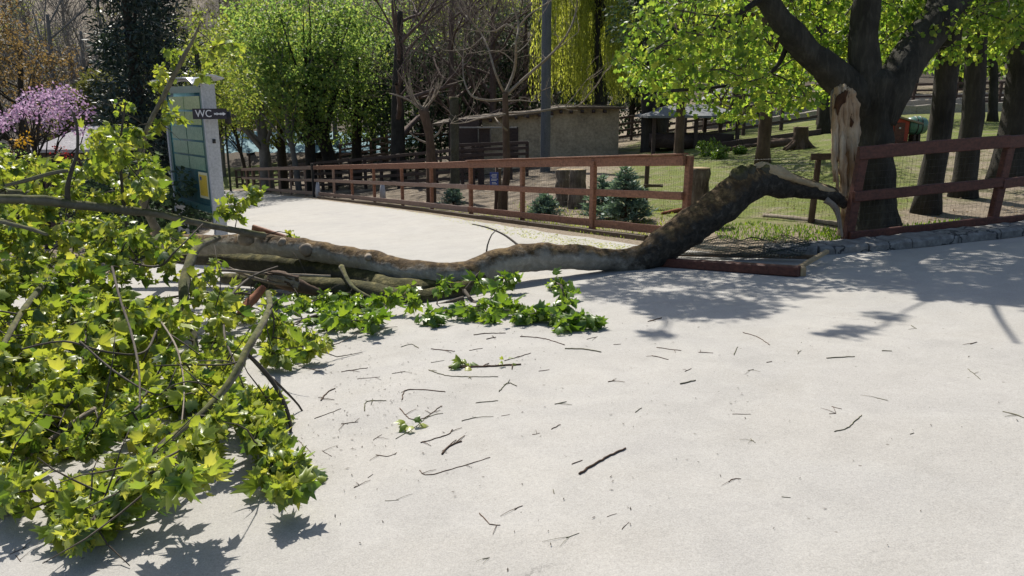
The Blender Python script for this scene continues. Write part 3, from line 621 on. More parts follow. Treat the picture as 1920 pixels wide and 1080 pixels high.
for x, y in ((300, 130), (326, 118), (298, 160), (312, 205), (362, 90), (322, 95), (302, 190), (312, 145), (340, 222), (305, 225), (290, 240)): CL.append((P(x, y, 9.1+random.uniform(-.2, .3)), .12, 11, .066))
for x, y in ((400, 92), (412, 84), (435, 82), (390, 110), (375, 140), (440, 110)): CL.append((P(x, y, 8.9), .11, 7, .07))
for x, y in ((468, 352), (482, 362), (462, 372), (440, 385), (432, 372), (428, 400), (445, 405), (545, 440), (412, 390)): CL.append((P(x, y, 8.7 if x < 500 else 8.9), .09, 10, .075))
TW_ = MB(); TW = {k: TW_ for k in BR}; LV = {k: [[], [], [], [], []] for k in BR}
NP = np.array([n[0] for n in nodes]); NK = [n[1] for n in nodes]
order = sorted(CL, key=lambda c: float(np.min(np.sum((NP-np.array(c[0]))**2, axis=1))))
for c, r_, n, sz in order:
    d2 = np.sum((NP-np.array(c))**2, axis=1); i = int(np.argmin(d2)); k = NK[i]; a = Vector(NP[i]); L = (c-a).length
    if L > .04:
        m_ = a.lerp(c, .5)+Vector((random.uniform(-1, 1), random.uniform(-1, 1), random.uniform(-.3, 1)))*L*.16
        m_.z = max(m_.z, zt(m_.x, m_.y)+.02)
        r0 = .0045+.004*min(L, 1); TW[k].tube([a, m_, c], [r0*1.4, r0, r0*.6], 5, step=.06)
        nw = [a.lerp(m_, .6), m_, m_.lerp(c, .6), c]; NP = np.vstack([NP, np.array([tuple(q) for q in nw])]); NK += [k]*4
    # leaves of one shoot: bases near the centre, tips hanging outwards and down
    if c.y < 4.6: sz *= .84; n = int(n*1.25)
    off = rvec(n)*rng.random((n, 1))*r_; off[:, 2] *= .8; pos = np.array(c)[None]+off
    gz = np.array([zt(q[0], q[1]) for q in pos]); hgt = pos[:, 2]-gz
    tipd = norm(norm(off+1e-6)*.7+rvec(n)*.55+np.array([0, 0, -.75])); nr = rvec(n)*.7+np.array([-.1, -.45, .35])
    low = hgt < .05; tipd[low, 2] *= .15; nr[low] = rvec(int(low.sum()))*.45+np.array([0, 0, .9]); pos[low, 2] = gz[low]+.03+.05*rng.random(int(low.sum()))
    szs = sz*(.45+.95*rng.random(n)**1.2); base_s = .35+.35*rng.random(); 
    if random.random() < .7:      # flower tufts and the smallest crumpled leaves
        m2_ = 14; o2 = rvec(m2_)*rng.random((m2_, 1))*r_*.55; p2 = np.array(c)[None]+o2
        for q, v in zip(LV[k], (p2, norm(o2+rvec(m2_)*.03), rvec(m2_), .03*(.5+rng.random(m2_)), np.clip(.75+rng.normal(0, .2, m2_), 0, 1))): q.append(v)
    for q, v in zip(LV[k], (pos, tipd, nr, szs, np.clip(base_s+rng.normal(0, .22, n), 0, 1))): q.append(v)
for k in BR:
    if LV[k][0]:
        a_ = [np.concatenate(q) for q in LV[k]]
        a_[0][:, 2] = np.maximum(a_[0][:, 2], [zt(q[0], q[1])+.03 for q in a_[0]])
        ls = leaves('leaves', M['leaf_fallen_green'] if k in ('u', 'v', 'w', 'x') else M['leaf_fallen'], branch_obj[k], a_[0], a_[1], a_[2], a_[3], MAPLES, a_[4])
        me = ls.data; co = np.empty(len(me.vertices)*3, np.float32); me.vertices.foreach_get('co', co); co = co.reshape(-1, 3)
        gz = .06*co[:, 0]-.052*co[:, 1]+.018; co[:, 2] = np.maximum(co[:, 2], gz+.004*rng.random(len(co))); me.vertices.foreach_set('co', co.ravel()); me.update()
# bare little twigs along the crown for the thicket look
tg = TW_
for _ in range(170):
    i = random.randrange(len(NK)); a = Vector(NP[i])
    if a.x > -1.2: continue
    d = Vector((random.uniform(-1, 1), random.uniform(-1, .4), random.uniform(-.5, .9))).normalized(); L = random.uniform(.2, .6); pts = [a]
    for j in range(4): d = (d+Vector((random.uniform(-1, 1), random.uniform(-1, 1), random.uniform(-1, .6)))*.3).normalized(); q = pts[-1]+d*L/4; q.z = max(q.z, zt(q.x, q.y)+.02); pts.append(q)
    tg.tube(pts, [.005, .0045, .004, .003, .002], 4)
tag(tg.build('twigs', M['bark_twig'], fallen), kind='stuff')
# ------------------------------------------------------------------ big maple
bt = GD(1640, 10.75); bt.z -= .02
big = empty('maple_tree', tuple(bt), 'big old maple with dark three-forked trunk and tan scar of torn wood behind the fence', 'tree')
def col(l): return [P(a, b, D) for a, b, D, r in l], [r*D/FPX for a, b, D, r in l]
pts, rad = col([(1640, 462, 10.8, 58), (1641, 440, 10.8, 47), (1642, 400, 10.8, 38), (1642, 350, 10.8, 34), (1640, 300, 10.8, 32), (1638, 250, 10.8, 32), (1638, 210, 10.8, 33), (1640, 175, 10.8, 38), (1642, 150, 10.8, 40), (1645, 130, 10.8, 20)])
btr = MB().tube(pts, rad, 32, .16, 2.6, step=.07, flute=.05, seed=1.).build('trunk', M['bark_big'], big)
limbs = [[(1625, 215, 10.8, 22), (1600, 170, 10.75, 30), (1560, 138, 10.7, 28), (1515, 100, 10.6, 24), (1480, 60, 10.5, 23), (1455, 25, 10.45, 19), (1435, -10, 10.4, 18), (1410, -80, 10.3, 16), (1360, -180, 10.2, 13), (1290, -300, 9.9, 9)],
         [(1640, 220, 10.8, 26), (1622, 160, 10.8, 30), (1618, 110, 10.8, 27), (1620, 60, 10.8, 24), (1624, 10, 10.8, 23), (1630, -60, 10.8, 23), (1610, -200, 10.7, 17), (1640, -380, 10.4, 10)],
         [(1650, 230, 10.8, 28), (1670, 175, 10.8, 33), (1698, 118, 10.9, 33), (1735, 70, 11.0, 31), (1765, 25, 11.1, 30), (1795, -20, 11.2, 33), (1850, -110, 11.2, 28), (1930, -220, 11, 9)],
         [(1835, -80, 11.2, 16), (1850, -20, 11.6, 14), (1838, -200, 11.8, 10)],
         [(1440, -10, 10.4, 8), (1400, 15, 10.2, 5), (1350, 50, 10.0, 3), (1280, 60, 9.8, 2.5), (1220, 100, 9.1, 3)],
         [(1480, 70, 10.6, 6), (1460, 120, 10.7, 4), (1420, 150, 10.6, 3), (1330, 165, 10.3, 2.5), (1260, 170, 9.2, 3)],
         [(1625, -60, 10.8, 10), (1520, -120, 10.0, 6), (1440, -190, 9.0, 4), (1380, -300, 8.0, 2.5)],
         [(1850, -110, 11, 10), (1790, -230, 10.2, 6), (1740, -360, 9.2, 3)]]
bigl = []; bn = []
for j, l in enumerate(limbs):
    if j == 3: continue
    pts, rad = col(l); o = MB().tube(pts, rad, 20 if j < 3 else 8, .15 if j < 3 else .1, 2.6, step=.08, flute=.04, seed=20+j).build('limb', M['bark_big'], big); bigl.append(o)
    q, _ = resample(pts, rad, .2); bn += [tuple(v) for v in q[3:]]
# torn scar: a shell of bare wood down the left side of the trunk
def torn(line, name, m_, wy, seed, amp=.03):
    mb = MB(); n = len(line)
    L = []
    for a, b in zip(line, line[1:]):
        for j in range(6): t = j/6; L.append(tuple(a[i]*(1-t)+b[i]*t for i in range(4)))
    L.append(line[-1])
    for x, y, D, hw in L:
        c = P(x, y, D); r_ = hw*D/FPX
        for k in range(14):
            a = 2*math.pi*k/14; q = c+Vector((math.cos(a)*r_, math.sin(a)*wy*min(1, hw/12), 0))
            e = noise.noise(Vector((q.x*14+seed, q.y*14, q.z*2.6)))*amp+noise.noise(Vector((q.x*30+seed, q.y*30, q.z*9)))*amp*.4; q += Vector((math.cos(a), math.sin(a), 0))*e; q.z += noise.noise(Vector((q.x*25, q.y*25, seed)))*.05
            mb.v.append(tuple(q))
    for i in range(len(L)-1):
        for k in range(14): mb.f.append((i*14+k, i*14+(k+1) % 14, i*14+14+(k+1) % 14, i*14+14+k))
    mb.f.append(tuple(range(14))[::-1]); mb.f.append(tuple((len(L)-1)*14+k for k in range(14))); return mb.build(name, m_, big)
torn([(1583, 470, 10.25, 9), (1585, 400, 10.25, 9), (1586, 330, 10.2, 10), (1590, 290, 10.15, 15), (1587, 262, 10.1, 19), (1586, 230, 10.1, 22), (1587, 200, 10.1, 23), (1584, 180, 10.1, 18), (1579, 166, 10.1, 12), (1577, 159, 10.1, 5)], 'torn_wood', M['split_wood'], .12, 3., .075)['label'] = 'bare tan splintered wood where the limb tore off'
sj = MB()
for x_, y0_, y1_, r_ in ((1566, 260, 176, 5), (1574, 230, 162, 6), (1584, 220, 158, 6), (1593, 250, 172, 6), (1601, 280, 190, 5), (1605, 300, 232, 4), (1563, 300, 215, 4), (1597, 360, 262, 6), (1580, 330, 240, 6), (1570, 380, 300, 3)):
    sj.tube(*pd([(x_+3, y0_+40, 10.05, r_), (x_+1, y0_, 10.0, r_*1.2), (x_, (y0_+y1_)/2, 9.98, r_), (x_-1, y1_+8, 10.0, r_*.6), (x_-2, y1_, 10.02, .8)]), 7, .5, 9, step=.04, seed=x_)
sj.build('splinter', M['split_wood'], big)
torn([(1571, 216, 9.93, 3), (1570, 204, 9.92, 8), (1574, 190, 9.92, 9), (1580, 178, 9.92, 8), (1588, 170, 9.93, 4)], 'rotten_hollow', M['rot_wood'], .04, 9., .05)
torn([(1595, 240, 9.95, 1), (1596, 232, 9.94, 2.5), (1594, 224, 9.94, 2), (1596, 216, 9.95, 1)], 'rotten_hollow', M['rot_wood'], .03, 4., .04)
torn([(1566, 330, 10.2, 2), (1571, 290, 10.18, 4), (1566, 250, 10.15, 6), (1563, 220, 10.14, 6), (1563, 190, 10.15, 6), (1566, 172, 10.15, 5), (1572, 164, 10.15, 2)], 'bark_edge', M['bark_pale'], .05, 14.)
# crown clusters
bc = []
for poly, n, d0, d1 in (([(1180, 50), (1240, -10), (1410, -10), (1440, 60), (1420, 130), (1300, 120), (1200, 110)], 66, 9.0, 12.0), ([(1170, 95), (1300, 130), (1400, 130), (1470, 140), (1540, 185), (1480, 205), (1400, 218), (1300, 205), (1230, 185), (1190, 150)], 72, 9.4, 12.5),
                        ([(1450, 40), (1500, 100), (1560, 150), (1560, 190), (1440, 190), (1400, 80)], 26, 11.2, 12.6),
                        ([(1460, -20), (1600, -20), (1600, 100), (1540, 110), (1480, 40)], 45, 10.9, 12.5), ([(1640, -20), (1740, -20), (1700, 80), (1650, 110)], 30, 11.0, 12.5),
                        ([(1690, 60), (1800, -20), (1930, -20), (1930, 60), (1860, 100), (1760, 110)], 50, 10.6, 13)):
    for x, y in sample(poly, n): bc.append((P(x, y, random.uniform(d0, d1)), .26))
# canopy above the frame, carried by the limbs; its shade is the dappled patch on the road
SH = [([(1060, 548), (1150, 512), (1300, 505), (1540, 495), (1700, 470), (1920, 445), (2050, 440), (2050, 590), (1920, 580), (1780, 565), (1690, 545), (1560, 545), (1450, 575), (1380, 600), (1230, 590), (1180, 570)], 350, .23),
      ([(1540, 500), (1700, 480), (2100, 450), (2100, 570), (1900, 570), (1600, 535)], 250, .25), ([(1180, 570), (1250, 560), (1440, 590), (1380, 602), (1240, 598)], 34, .14),
      ([(1920, 445), (2350, 380), (2350, 560), (1920, 580)], 110, .24), ([(1540, 620), (1640, 618), (1640, 635), (1560, 632)], 4, .12), ([(1190, 626), (1260, 630), (1250, 638)], 3, .1), ([(1640, 590), (1700, 600), (1690, 612)], 3, .1)]
for poly, n, rr in SH:
    for x, y in sample(poly, n):
        g = gplane(x, y)
        if g > 60: continue
        p = P(x, y, g); H = random.uniform(3.9, 6.2); bc.append((p+SUN*(H/SUN.z), rr))
bn = np.array(bn); tw = MB(); 
for c, r_ in sorted(bc, key=lambda c: float(np.min(np.sum((bn-np.array(c[0]))**2, axis=1)))):
    d2 = np.sum((bn-np.array(c))**2, axis=1); i = int(np.argmin(d2)); a = Vector(bn[i]); L = (c-a).length
    if L > .1:
        m_ = a.lerp(c, .5)+Vector((random.uniform(-1, 1), random.uniform(-1, 1), random.uniform(0, 1)))*L*.12; r0 = .006+.008*min(L, 1.5)
        tw.tube([a, m_, c], [r0*1.3, r0, r0*.6], 5, step=.12); bn = np.vstack([bn, np.array([tuple(a.lerp(m_, .6)), tuple(m_), tuple(m_.lerp(c, .6)), tuple(c)])])
tw.build('twigs', M['bark_twig'], big)
ps, ti, nr, sz = clump_leaves([tuple(c) for c, r in bc], [r for c, r in bc], 22, .072, .45, .5)
leaves('crown', M['leaf_crown'], big, ps, ti, nr, sz, STARS)
# ------------------------------------------------------------------ broken fence pieces on the road
ff = empty('broken_fence_panel', tuple(G(1495, 518)), 'broken fence panel lying flat on the road, red rail and crushed dark netting', 'fence panel')
def gp(px, py, h): q = G(px, py); return Vector((q.x, q.y, zt(q.x, q.y)+h))
MB().beam(gp(1222, 500, .06), gp(1497, 522, .07), .11, .09, .003, .012).build('rail', M['fence_dark'], ff)
MB().beam(gp(1488, 521, .08), gp(1548, 494, .14), .04, .05, .002).build('batten', M['cut_wood'], ff)
MB().beam(gp(1497, 519, .06), gp(1507, 519, .06), .10, .10, .001).build('block', M['cut_wood'], ff)
MB().beam(gp(1250, 484, .05), gp(1525, 494, .07), .05, .06, .003).build('rail', M['wood_brown'], ff)
nb = MB()
c0, c1, c2, c3 = gp(1255, 492, .08), gp(1500, 506, .10), gp(1520, 476, .16), gp(1300, 466, .12)
for i in range(46):
    t = i/45; a = c0.lerp(c1, t); b = c3.lerp(c2, t)
    nb.tube([a.lerp(b, s/9)+Vector((.02*noise.noise(Vector((i*.3, s, 0))), .02*noise.noise(Vector((i*.4, s, 5))), .07*noise.noise(Vector((i*.12, s*.5, 1)))+.03)) for s in range(10)], .004, 3, cap=False)
for i in range(14):
    t = i/13; a = c0.lerp(c3, t); b = c1.lerp(c2, t)
    nb.tube([a.lerp(b, s/26)+Vector((0, .02*noise.noise(Vector((s*.4, i, 0))), .07*noise.noise(Vector((s*.22, i*.4, 1)))+.03)) for s in range(27)], .0045, 3, cap=False)
nb.build('netting', M['netting'], ff)
rp = MB(); rp.beam(P(474, 428, 9.15), P(548, 452, 9.0), .10, .05, .004, .01)
tag(origin_to(rp.build('broken_rail', M['fence_red']), P(548, 452, 9.0)), 'broken red fence rail sticking up behind the fork of the fallen limb', 'rail')
# ------------------------------------------------------------------ twigs on the road
TWG = [
 ([(1086, 894), (1128, 868), (1173, 847)], 3.6, 'thick dark straight stick lying alone on the open asphalt', 0),
 ([(841, 694), (905, 692), (977, 688)], 3.0, 'dark straight stick with a small yellow green leaf sprig on the asphalt', 1),
 ([(804, 697), (845, 709), (934, 710)], 1.3, 'thin bent twig just in front of the stick with green leaves', 1),
 ([(754, 753), (760, 736), (790, 734), (835, 739)], 1.6, 'spidery curled twig below the long bent twig', 1),
 ([(684, 775), (688, 757), (724, 756)], 1.5, 'hooked twig right beside the fallen leafy branch', 1),
 ([(750, 770), (767, 788), (794, 789), (827, 765)], 1.4, 'bowl shaped curved twig near a tiny green sprig', 1),
 ([(742, 827), (775, 808), (802, 787), (831, 779)], 1.1, 'long thin twig crossing under the bowl shaped twig', 1),
 ([(789, 834), (837, 820), (849, 810)], 1.7, 'knobbly twig with a hooked end pointing away', 1),
 ([(829, 858), (846, 840), (866, 832)], 2.8, 'short thick folded stick left of the long pale twig', 1),
 ([(787, 886), (792, 893), (814, 893), (919, 863)], 1.4, 'long slender pale twig with a turned up end', 1),
 ([(705, 858), (726, 860), (744, 854)], 1.2, 'small forked twig in front of the hanging leaf bunch', 1),
 ([(899, 969), (919, 988), (938, 990)], 1.5, 'forked twig like a stick figure nearest the camera', 1),
 ([(975, 634), (1016, 637), (1059, 650)], 1.3, 'thin curved twig in front of the leafy spray on the road', 0),
 ([(1059, 657), (1094, 658), (1127, 664)], 1.8, 'dark knotted twig in the middle of the road beyond the stick with leaves', 0),
 ([(888, 631), (911, 629), (948, 628)], 1.4, 'flat twig lying just in front of the bunches of fresh leaves', 0),
 ([(936, 738), (952, 722), (969, 728)], 1.5, 'small arched twig right of the spidery twig', 1),
 ([(892, 760), (934, 755)], 1.3, 'short level twig below the small arched twig', 0),
 ([(1275, 725), (1304, 717)], 2.2, 'short dark stick on the bare right half of the road', 0),
 ([(1549, 675), (1575, 674), (1602, 672)], 1.6, 'straight level twig in front of the tree shade', 0),
 ([(1564, 815), (1588, 807), (1615, 784)], 1.6, 'bent brown twig on the right of the road with a knot in its middle', 0),
 ([(1393, 627), (1420, 636), (1443, 651)], 1.1, 'fine curved twig at the lower edge of the tree shade', 0),
 ([(1879, 777), (1900, 782), (1930, 792)], 1.3, 'pale twig at the far right edge of the road', 1),
 ([(602, 756), (614, 739), (629, 733)], 2.0, 'bent dark twig beside the tip of the bare fallen branch', 1)]
small = [[(866, 794), (892, 787)], [(1034, 810), (1051, 800)], [(998, 819), (1012, 817)], [(1072, 876), (1092, 868)], [(1039, 932), (1037, 923)], [(722, 944), (748, 942)], [(664, 921), (674, 916)], [(965, 961), (980, 953)],
 [(1138, 975), (1156, 969)], [(1166, 998), (1179, 986)], [(1061, 1014), (1086, 1006)], [(1191, 777), (1203, 769)], [(670, 715), (713, 711)], [(752, 654), (771, 649), (785, 656)], [(946, 680), (995, 665)], [(808, 658), (853, 662)],
 [(1150, 650), (1164, 649)], [(808, 684), (833, 679)], [(1559, 767), (1578, 771)], [(1554, 781), (1567, 779)], [(1643, 750), (1663, 756)], [(1366, 909), (1372, 904), (1389, 904)], [(1407, 827), (1416, 835)], [(1465, 938), (1482, 938)],
 [(1373, 781), (1407, 781)], [(1231, 655), (1277, 662)], [(1310, 664), (1337, 665)], [(1222, 671), (1253, 678)], [(1376, 669), (1383, 654)], [(1819, 649), (1831, 646)], [(1814, 695), (1838, 715)], [(1653, 662), (1672, 662)],
 [(1708, 613), (1718, 620)], [(1284, 700), (1296, 695)], [(1706, 819), (1713, 817)], [(1402, 698), (1413, 697)], [(1437, 684), (1447, 682)], [(1495, 667), (1502, 661)], [(590, 790), (640, 770)], [(640, 800), (672, 796)], [(700, 830), (716, 820)],
 [(640, 700), (690, 694)], [(560, 830), (590, 860)], [(600, 700), (560, 690)], [(1140, 720), (1152, 718)], [(1040, 762), (1062, 758)], [(912, 640), (930, 636)], [(20, 1045), (50, 1030)], [(40, 1058), (30, 1048)], [(940, 785), (956, 782)],
 [(905, 1055), (918, 1050)], [(622, 860), (604, 850)], [(735, 705), (760, 700)], [(880, 660), (905, 656)], [(1010, 700), (1030, 697)], [(1240, 600), (1215, 606)], [(1100, 640), (1120, 634)], [(560, 900), (590, 880)], [(690, 900), (700, 894)]]
def twig(line, r_, forks):
    pts = []
    for x, y in line: g = G(x, y); pts.append(Vector((g.x, g.y, .06*g.x-.052*g.y+.010+r_*g.y/FPX*.55)))
    D = pts[0].y; R_ = r_*D/FPX*.66; mb = MB(); mid = pts[len(pts)//2]
    q, rr = resample(pts, [R_*1.1]+[R_]*(len(pts)-2)+[R_*.8], .02)
    for i in range(1, len(q)-1): q[i] += Vector((random.uniform(-1, 1), random.uniform(-1, 1), random.uniform(-.1, .25)))*.004
    mb.tube(q, rr, 6, .15, 20)
    for _ in range(forks):
        i = random.randrange(1, max(2, len(q)-1)); a = q[i]; d = Vector((random.uniform(-1, 1), random.uniform(-1, 1), .1)).normalized(); L = random.uniform(.04, .12)
        e = a+d*L; e.z = zt(e.x, e.y)+.013; mb.tube([a, a.lerp(e, .5)+Vector((0, 0, .003)), e], [R_*.7, R_*.6, R_*.4], 5)
    o = mb.build('twig', M['bark_brown' if r_ > 2.5 else random.choice(('bark_limb', 'bark_brown', 'bark_brown'))]); return origin_to(o, pts[0])
for l, r_, lab, f in TWG:
    o = twig(l, r_, f*random.randint(1, 3)); tag(o, lab, 'twig')
for l in small: tag(twig(l, random.uniform(.8, 1.5), random.choice((0, 0, 1, 1, 2))), 'tiny dark scrap of twig scattered on the pale asphalt', 'twig', 'small scraps of twig scattered on the road')
def sprig(px, py, n, s_, lab):
    g = G(px, py)+Vector((0, 0, .03)); off = rvec(n)*.05; off[:, 2] = np.abs(off[:, 2])*.6; pos = np.array(g)[None]+off
    o = leaves('leaf_sprig', M['leaf_fallen'], None, pos, norm(off+rvec(n)*.02), np.tile([0, 0, 1.], (n, 1))+rvec(n)*.4, s_*np.ones(n), MAPLES); origin_to(o, g); tag(o, lab, 'leaves')
sprig(870, 693, 9, .06, 'small yellow green leaf sprig caught on the dark straight stick'); sprig(772, 806, 6, .045, 'tiny yellow green leaf sprig on the asphalt below the bowl shaped twig')
sprig(950, 688, 4, .03, 'tiniest green leaf scrap near the far end of the dark straight stick')
# ------------------------------------------------------------------ kiosk
KA = GD(384, 13.0); KA.x = PX(390, 13.0, ZP(290, 13.0))+.0; KA.z = zt(KA.x, KA.y); ku = Vector((-.66, .75, 0)).normalized(); kn = Vector((-.75, -.66, 0)).normalized()   # kn: visible board side
KH = ZP(157, 13.0)-KA.z; KL = 2.1
ki = empty('information_kiosk', tuple(KA), 'tall teal notice board kiosk with white side posts and bent metal roof beside the path', 'notice board')
def kpt(u, n, z): return KA+ku*u+kn*n+Vector((0, 0, z))
rot = Matrix((ku, kn, Vector((0, 0, 1)))).transposed()
th_ = .22
for u in (0.03, KL-.03):
    mb = MB(); mb.beam(kpt(u, -th_/2, -.1), kpt(u, -th_/2, KH), th_, .07, 0, .008, up=kn); mb.build('post', M['white_paint'], ki)
zb = ZP(402, 13.0)-KA.z
MB().box(kpt(KL/2, -th_/2, (zb+KH)/2), KL-.14, .14, KH-zb-.04, rot).build('cabinet', M['teal_paint'], ki)
fr = MB()
for u in (.12, KL-.12): fr.box(kpt(u, -.04, (zb+KH)/2), .09, .05, KH-zb-.1, rot)
for z in (zb+.06, KH-.08): fr.box(kpt(KL/2, -.04, z), KL-.34, .05, .12, rot)
fr.build('frame', M['teal_board'], ki, smooth=False)
rows = 5; z0 = zb+.72; z1 = KH-.18
for r in range(rows):
    for c in range(2):
        h = (z1-z0)/rows; u = .23+(c+.5)*(KL-.46)/2
        MB().box(kpt(u, -.032, z0+(r+.5)*h), (KL-.46)/2-.04, .012, h-.035, rot).build('notice_sheet', M['sheet_yellowgreen'] if r > 2 else M['sheet_green'], ki, smooth=False)
pc = kpt(.42, -.028, zb+.47)
po = MB().box(pc, .44, .012, .46, rot); po = po.build('poster', M['poster_cream'], ki, smooth=False)
MB().box(pc+kn*.009, .36, .006, .37, rot).build('print', M['poster_yellow'], po, smooth=False)
MB().box(pc+kn*.013+ku*(.10)+Vector((0, 0, .12)), .08, .004, .06, rot).build('picture', M['sign_blue'], po, smooth=False)
rf_ = MB(); n = 10
for i in range(n+1):
    u = -.14+(KL+.3)*i/n
    for j, nn in enumerate((.12, .02, -.13, -.34)):
        z = KH+.035+(.10-.16*abs(nn+.10))+.05*noise.noise(Vector((u*1.8, nn*3, 2)))-(.07 if i < 2 and j == 0 else 0)
        rf_.v.append(tuple(kpt(u, nn, z)))
for i in range(n):
    for j in range(3): rf_.f.append((i*4+j, i*4+j+1, i*4+j+5, i*4+j+4))
nv = len(rf_.v); rf_.v += [(x, y, z-.02) for x, y, z in rf_.v]; rf_.f += [tuple(i+nv for i in f)[::-1] for f in rf_.f]
ed = [(i*4, i*4+4) for i in range(n)]+[(i*4+7, i*4+3) for i in range(n)]+[(n*4+j, n*4+j+1) for j in range(3)]+[(j+1, j) for j in range(3)]
rf_.f += [(b, a, a+nv, b+nv) for a, b in ed]; rf_.build('roof', M['metal_sheet'], ki, smooth=False)
hk = kpt(-.012, -.12, ZP(265, 13)-KA.z); MB().box(hk, .02, .05, .07, rot).build('hook', M['black_paint'], ki)
# WC sign on the edge of the kiosk
sc_ = P(393.5, 213.5, 12.75); sgn = empty('direction_sign', tuple(sc_), 'dark WC direction sign with white letters and arrow, fixed to the white kiosk post', 'sign')
sw = 63*12.6/FPX; sh_ = 19*12.6/FPX
MB().box(sc_, sw, .02, sh_).build('board', M['sign_purple'], sgn, smooth=False)
def text(s_, loc, size, name, m_, par, sx=1.):
    cu = bpy.data.curves.new(name, 'FONT'); cu.body = s_; cu.size = size; cu.extrude = .002; cu.align_x = 'CENTER'; cu.align_y = 'CENTER'; cu.offset = size*.004
    o = bpy.data.objects.new(name, cu); link(o); bpy.context.view_layer.update()
    me = bpy.data.meshes.new_from_object(o.evaluated_get(bpy.context.evaluated_depsgraph_get())); bpy.data.objects.remove(o)
    me.transform(Matrix.Translation(loc) @ Matrix.Rotation(math.pi/2, 4, 'X') @ Matrix.Diagonal((sx, 1, 1, 1))); me.name = name
    me.materials.clear(); me.materials.append(m_); o = link(bpy.data.objects.new(name, me)); parent(o, par); return o
text('WC', sc_+Vector((-.10, -.0125, 0)), .165, 'lettering', M['letter_white'], sgn, .95)
ar = MB(); ax_ = sc_+Vector((.175, -.0125, 0))
for i, (x, w_, h_) in enumerate(((-.085, .03, .028), (-.052, .022, .040), (-.02, .034, .022), (.012, .022, .034), (.035, .02, .028))): ar.box(ax_+Vector((x, 0, 0)), w_, .005, h_)
b0 = len(ar.v); ar.v += [tuple(ax_+Vector(v)) for v in ((.045, -.0025, .032), (.045, -.0025, -.032), (.098, -.0025, 0), (.045, .0025, .032), (.045, .0025, -.032), (.098, .0025, 0))]; ar.f += [(b0, b0+1, b0+2), (b0+5, b0+4, b0+3), (b0, b0+2, b0+5, b0+3), (b0+1, b0+4, b0+5, b0+2), (b0, b0+3, b0+4, b0+1)]
ar.build('arrow', M['letter_white'], sgn, smooth=False)
MB().box(sc_+Vector((sw/2+.0, .03, -.06)), .09, .05, .20).build('bracket', M['black_paint'], sgn)
MB().beam(sc_+Vector((-.14, .01, .0)), Vector((kpt(0, -.14, 0).x, kpt(0, -.14, 0).y, sc_.z)), .05, .03).build('bracket', M['black_paint'], sgn)
lp = GD(433, 43.5); tag(origin_to(MB().tube([lp, lp+Vector((0, 0, ZP(212, 43.5)-lp.z))], [.07, .055], 8).build('metal_pole', M['netting']), lp), 'thin dark green pole at the far end of the long fence', 'pole')
# blue notice on the inner fence
np_ = GD(928, 17.6); nb_ = empty('notice_plate', (np_.x, np_.y, ZP(347, 17.6)), 'small blue notice with white lines hanging in the inner fence', 'sign')
zc = ZP(335, 17.6); W_ = .22; xc = PX(926.5, 17.6, zc)
MB().box((xc, 17.6, zc), .20, .012, .30).build('board', M['sign_blue'], nb_, smooth=False)
for i, (w_, dz) in enumerate(((.12, .10), (.14, .065), (.10, .035), (.15, -.01), (.13, -.04), (.09, -.09), (.12, -.12))): MB().box((xc+random.uniform(-.01, .01), 17.592, zc+dz), w_, .004, .014).build('line', M['letter_white'], nb_, smooth=False)
MB().beam((xc+.13, 17.66, zt(xc, 17.6)-.1), (xc+.13, 17.66, ZP(316, 17.6)), .07, .07, up=Vector((1, 0, 0))).build('post', M['wood_brown'], nb_)
# ------------------------------------------------------------------ stumps and logs
def stump(px, D, ytop, rpx, label, m_='stump_bark', roots=0, name='tree_stump', lean=0, par=None):
    b = GD(px, D); R_ = rpx*D/FPX; H = ZP(ytop, D)-b.z; e = empty(name, tuple(b), label, 'stump')
    prof = [(0, 1.25), (.12, 1.1), (.3, 1.0), (.7, .95), (1, .93)]
    MB().tube([b+Vector((lean*t, 0, H*t-(.06 if t == 0 else 0))) for t, _ in prof], [R_*k for _, k in prof], 30, .16, 5, step=.05, flute=.05, seed=px).build('bark', M[m_], e)
    MB().tube([b+Vector((lean, 0, H-.01)), b+Vector((lean, 0, H+.006))], [R_*.9, R_*.88], 24, .04, 5).build('cut_face', M['cut_wood'], e)
    for i in range(roots):
        a = i*2*math.pi/roots+.4; d = Vector((math.cos(a), math.sin(a), 0)); MB().tube([b+d*R_*.5+Vector((0, 0, H*.4)), b+d*R_*1.2+Vector((0, 0, H*.12)), b+d*R_*random.uniform(1.9, 2.6)+Vector((0, 0, -.05))], [R_*.45, R_*.35, R_*.1], 10, .25, 6, step=.08, seed=i).build('root', M[m_], e)
    return e
stump(1305, 12.6, 315, 22, 'tall upright log with furrowed bark just behind the broken end of the fence')
stump(1058, 18.1, 318, 17, 'furrowed log stump standing left in the pair behind the middle of the fence')
stump(1083, 17.3, 318, 16, 'furrowed log stump standing right in the pair, beside the tall blue spruces')
stump(1500, 22.7, 238, 14, 'rooted old tree stump with a pale cut top on the grass', 'bark_brown', 6)
def log(px0, py0, px1, py1, rpx, label, m_='bark_brown', name='log'):
    a = G(px0, py0); b = G(px1, py1); R_ = rpx*a.y/FPX; a.z += R_*.7; b.z += R_*.7
    o = MB().tube([a, a.lerp(b, .5)+Vector((0, 0, .01)), b], [R_, R_*1.1, R_*.8], 14, .3, 4, step=.1, seed=px0).build(name, M[m_]); tag(origin_to(o, a-Vector((0, 0, R_))), label, 'log')
log(1440, 279, 1492, 271, 8, 'rough grey log lying left of the rooted stump')
log(1436, 270, 1470, 268, 5, 'small broken log piece behind the rough grey log')
log(1342, 288, 1432, 272, 4, 'thin log edging the lawn between the green shrubs and the slender trunk', 'bark_brown')
log(1432, 408, 1575, 425, 4.5, 'long thin log on the bare soil below the inner wire fence', 'bark_pale')
log(1300, 395, 1240, 404, 4, 'short reddish log near the foot of the tall upright log', 'split_red')
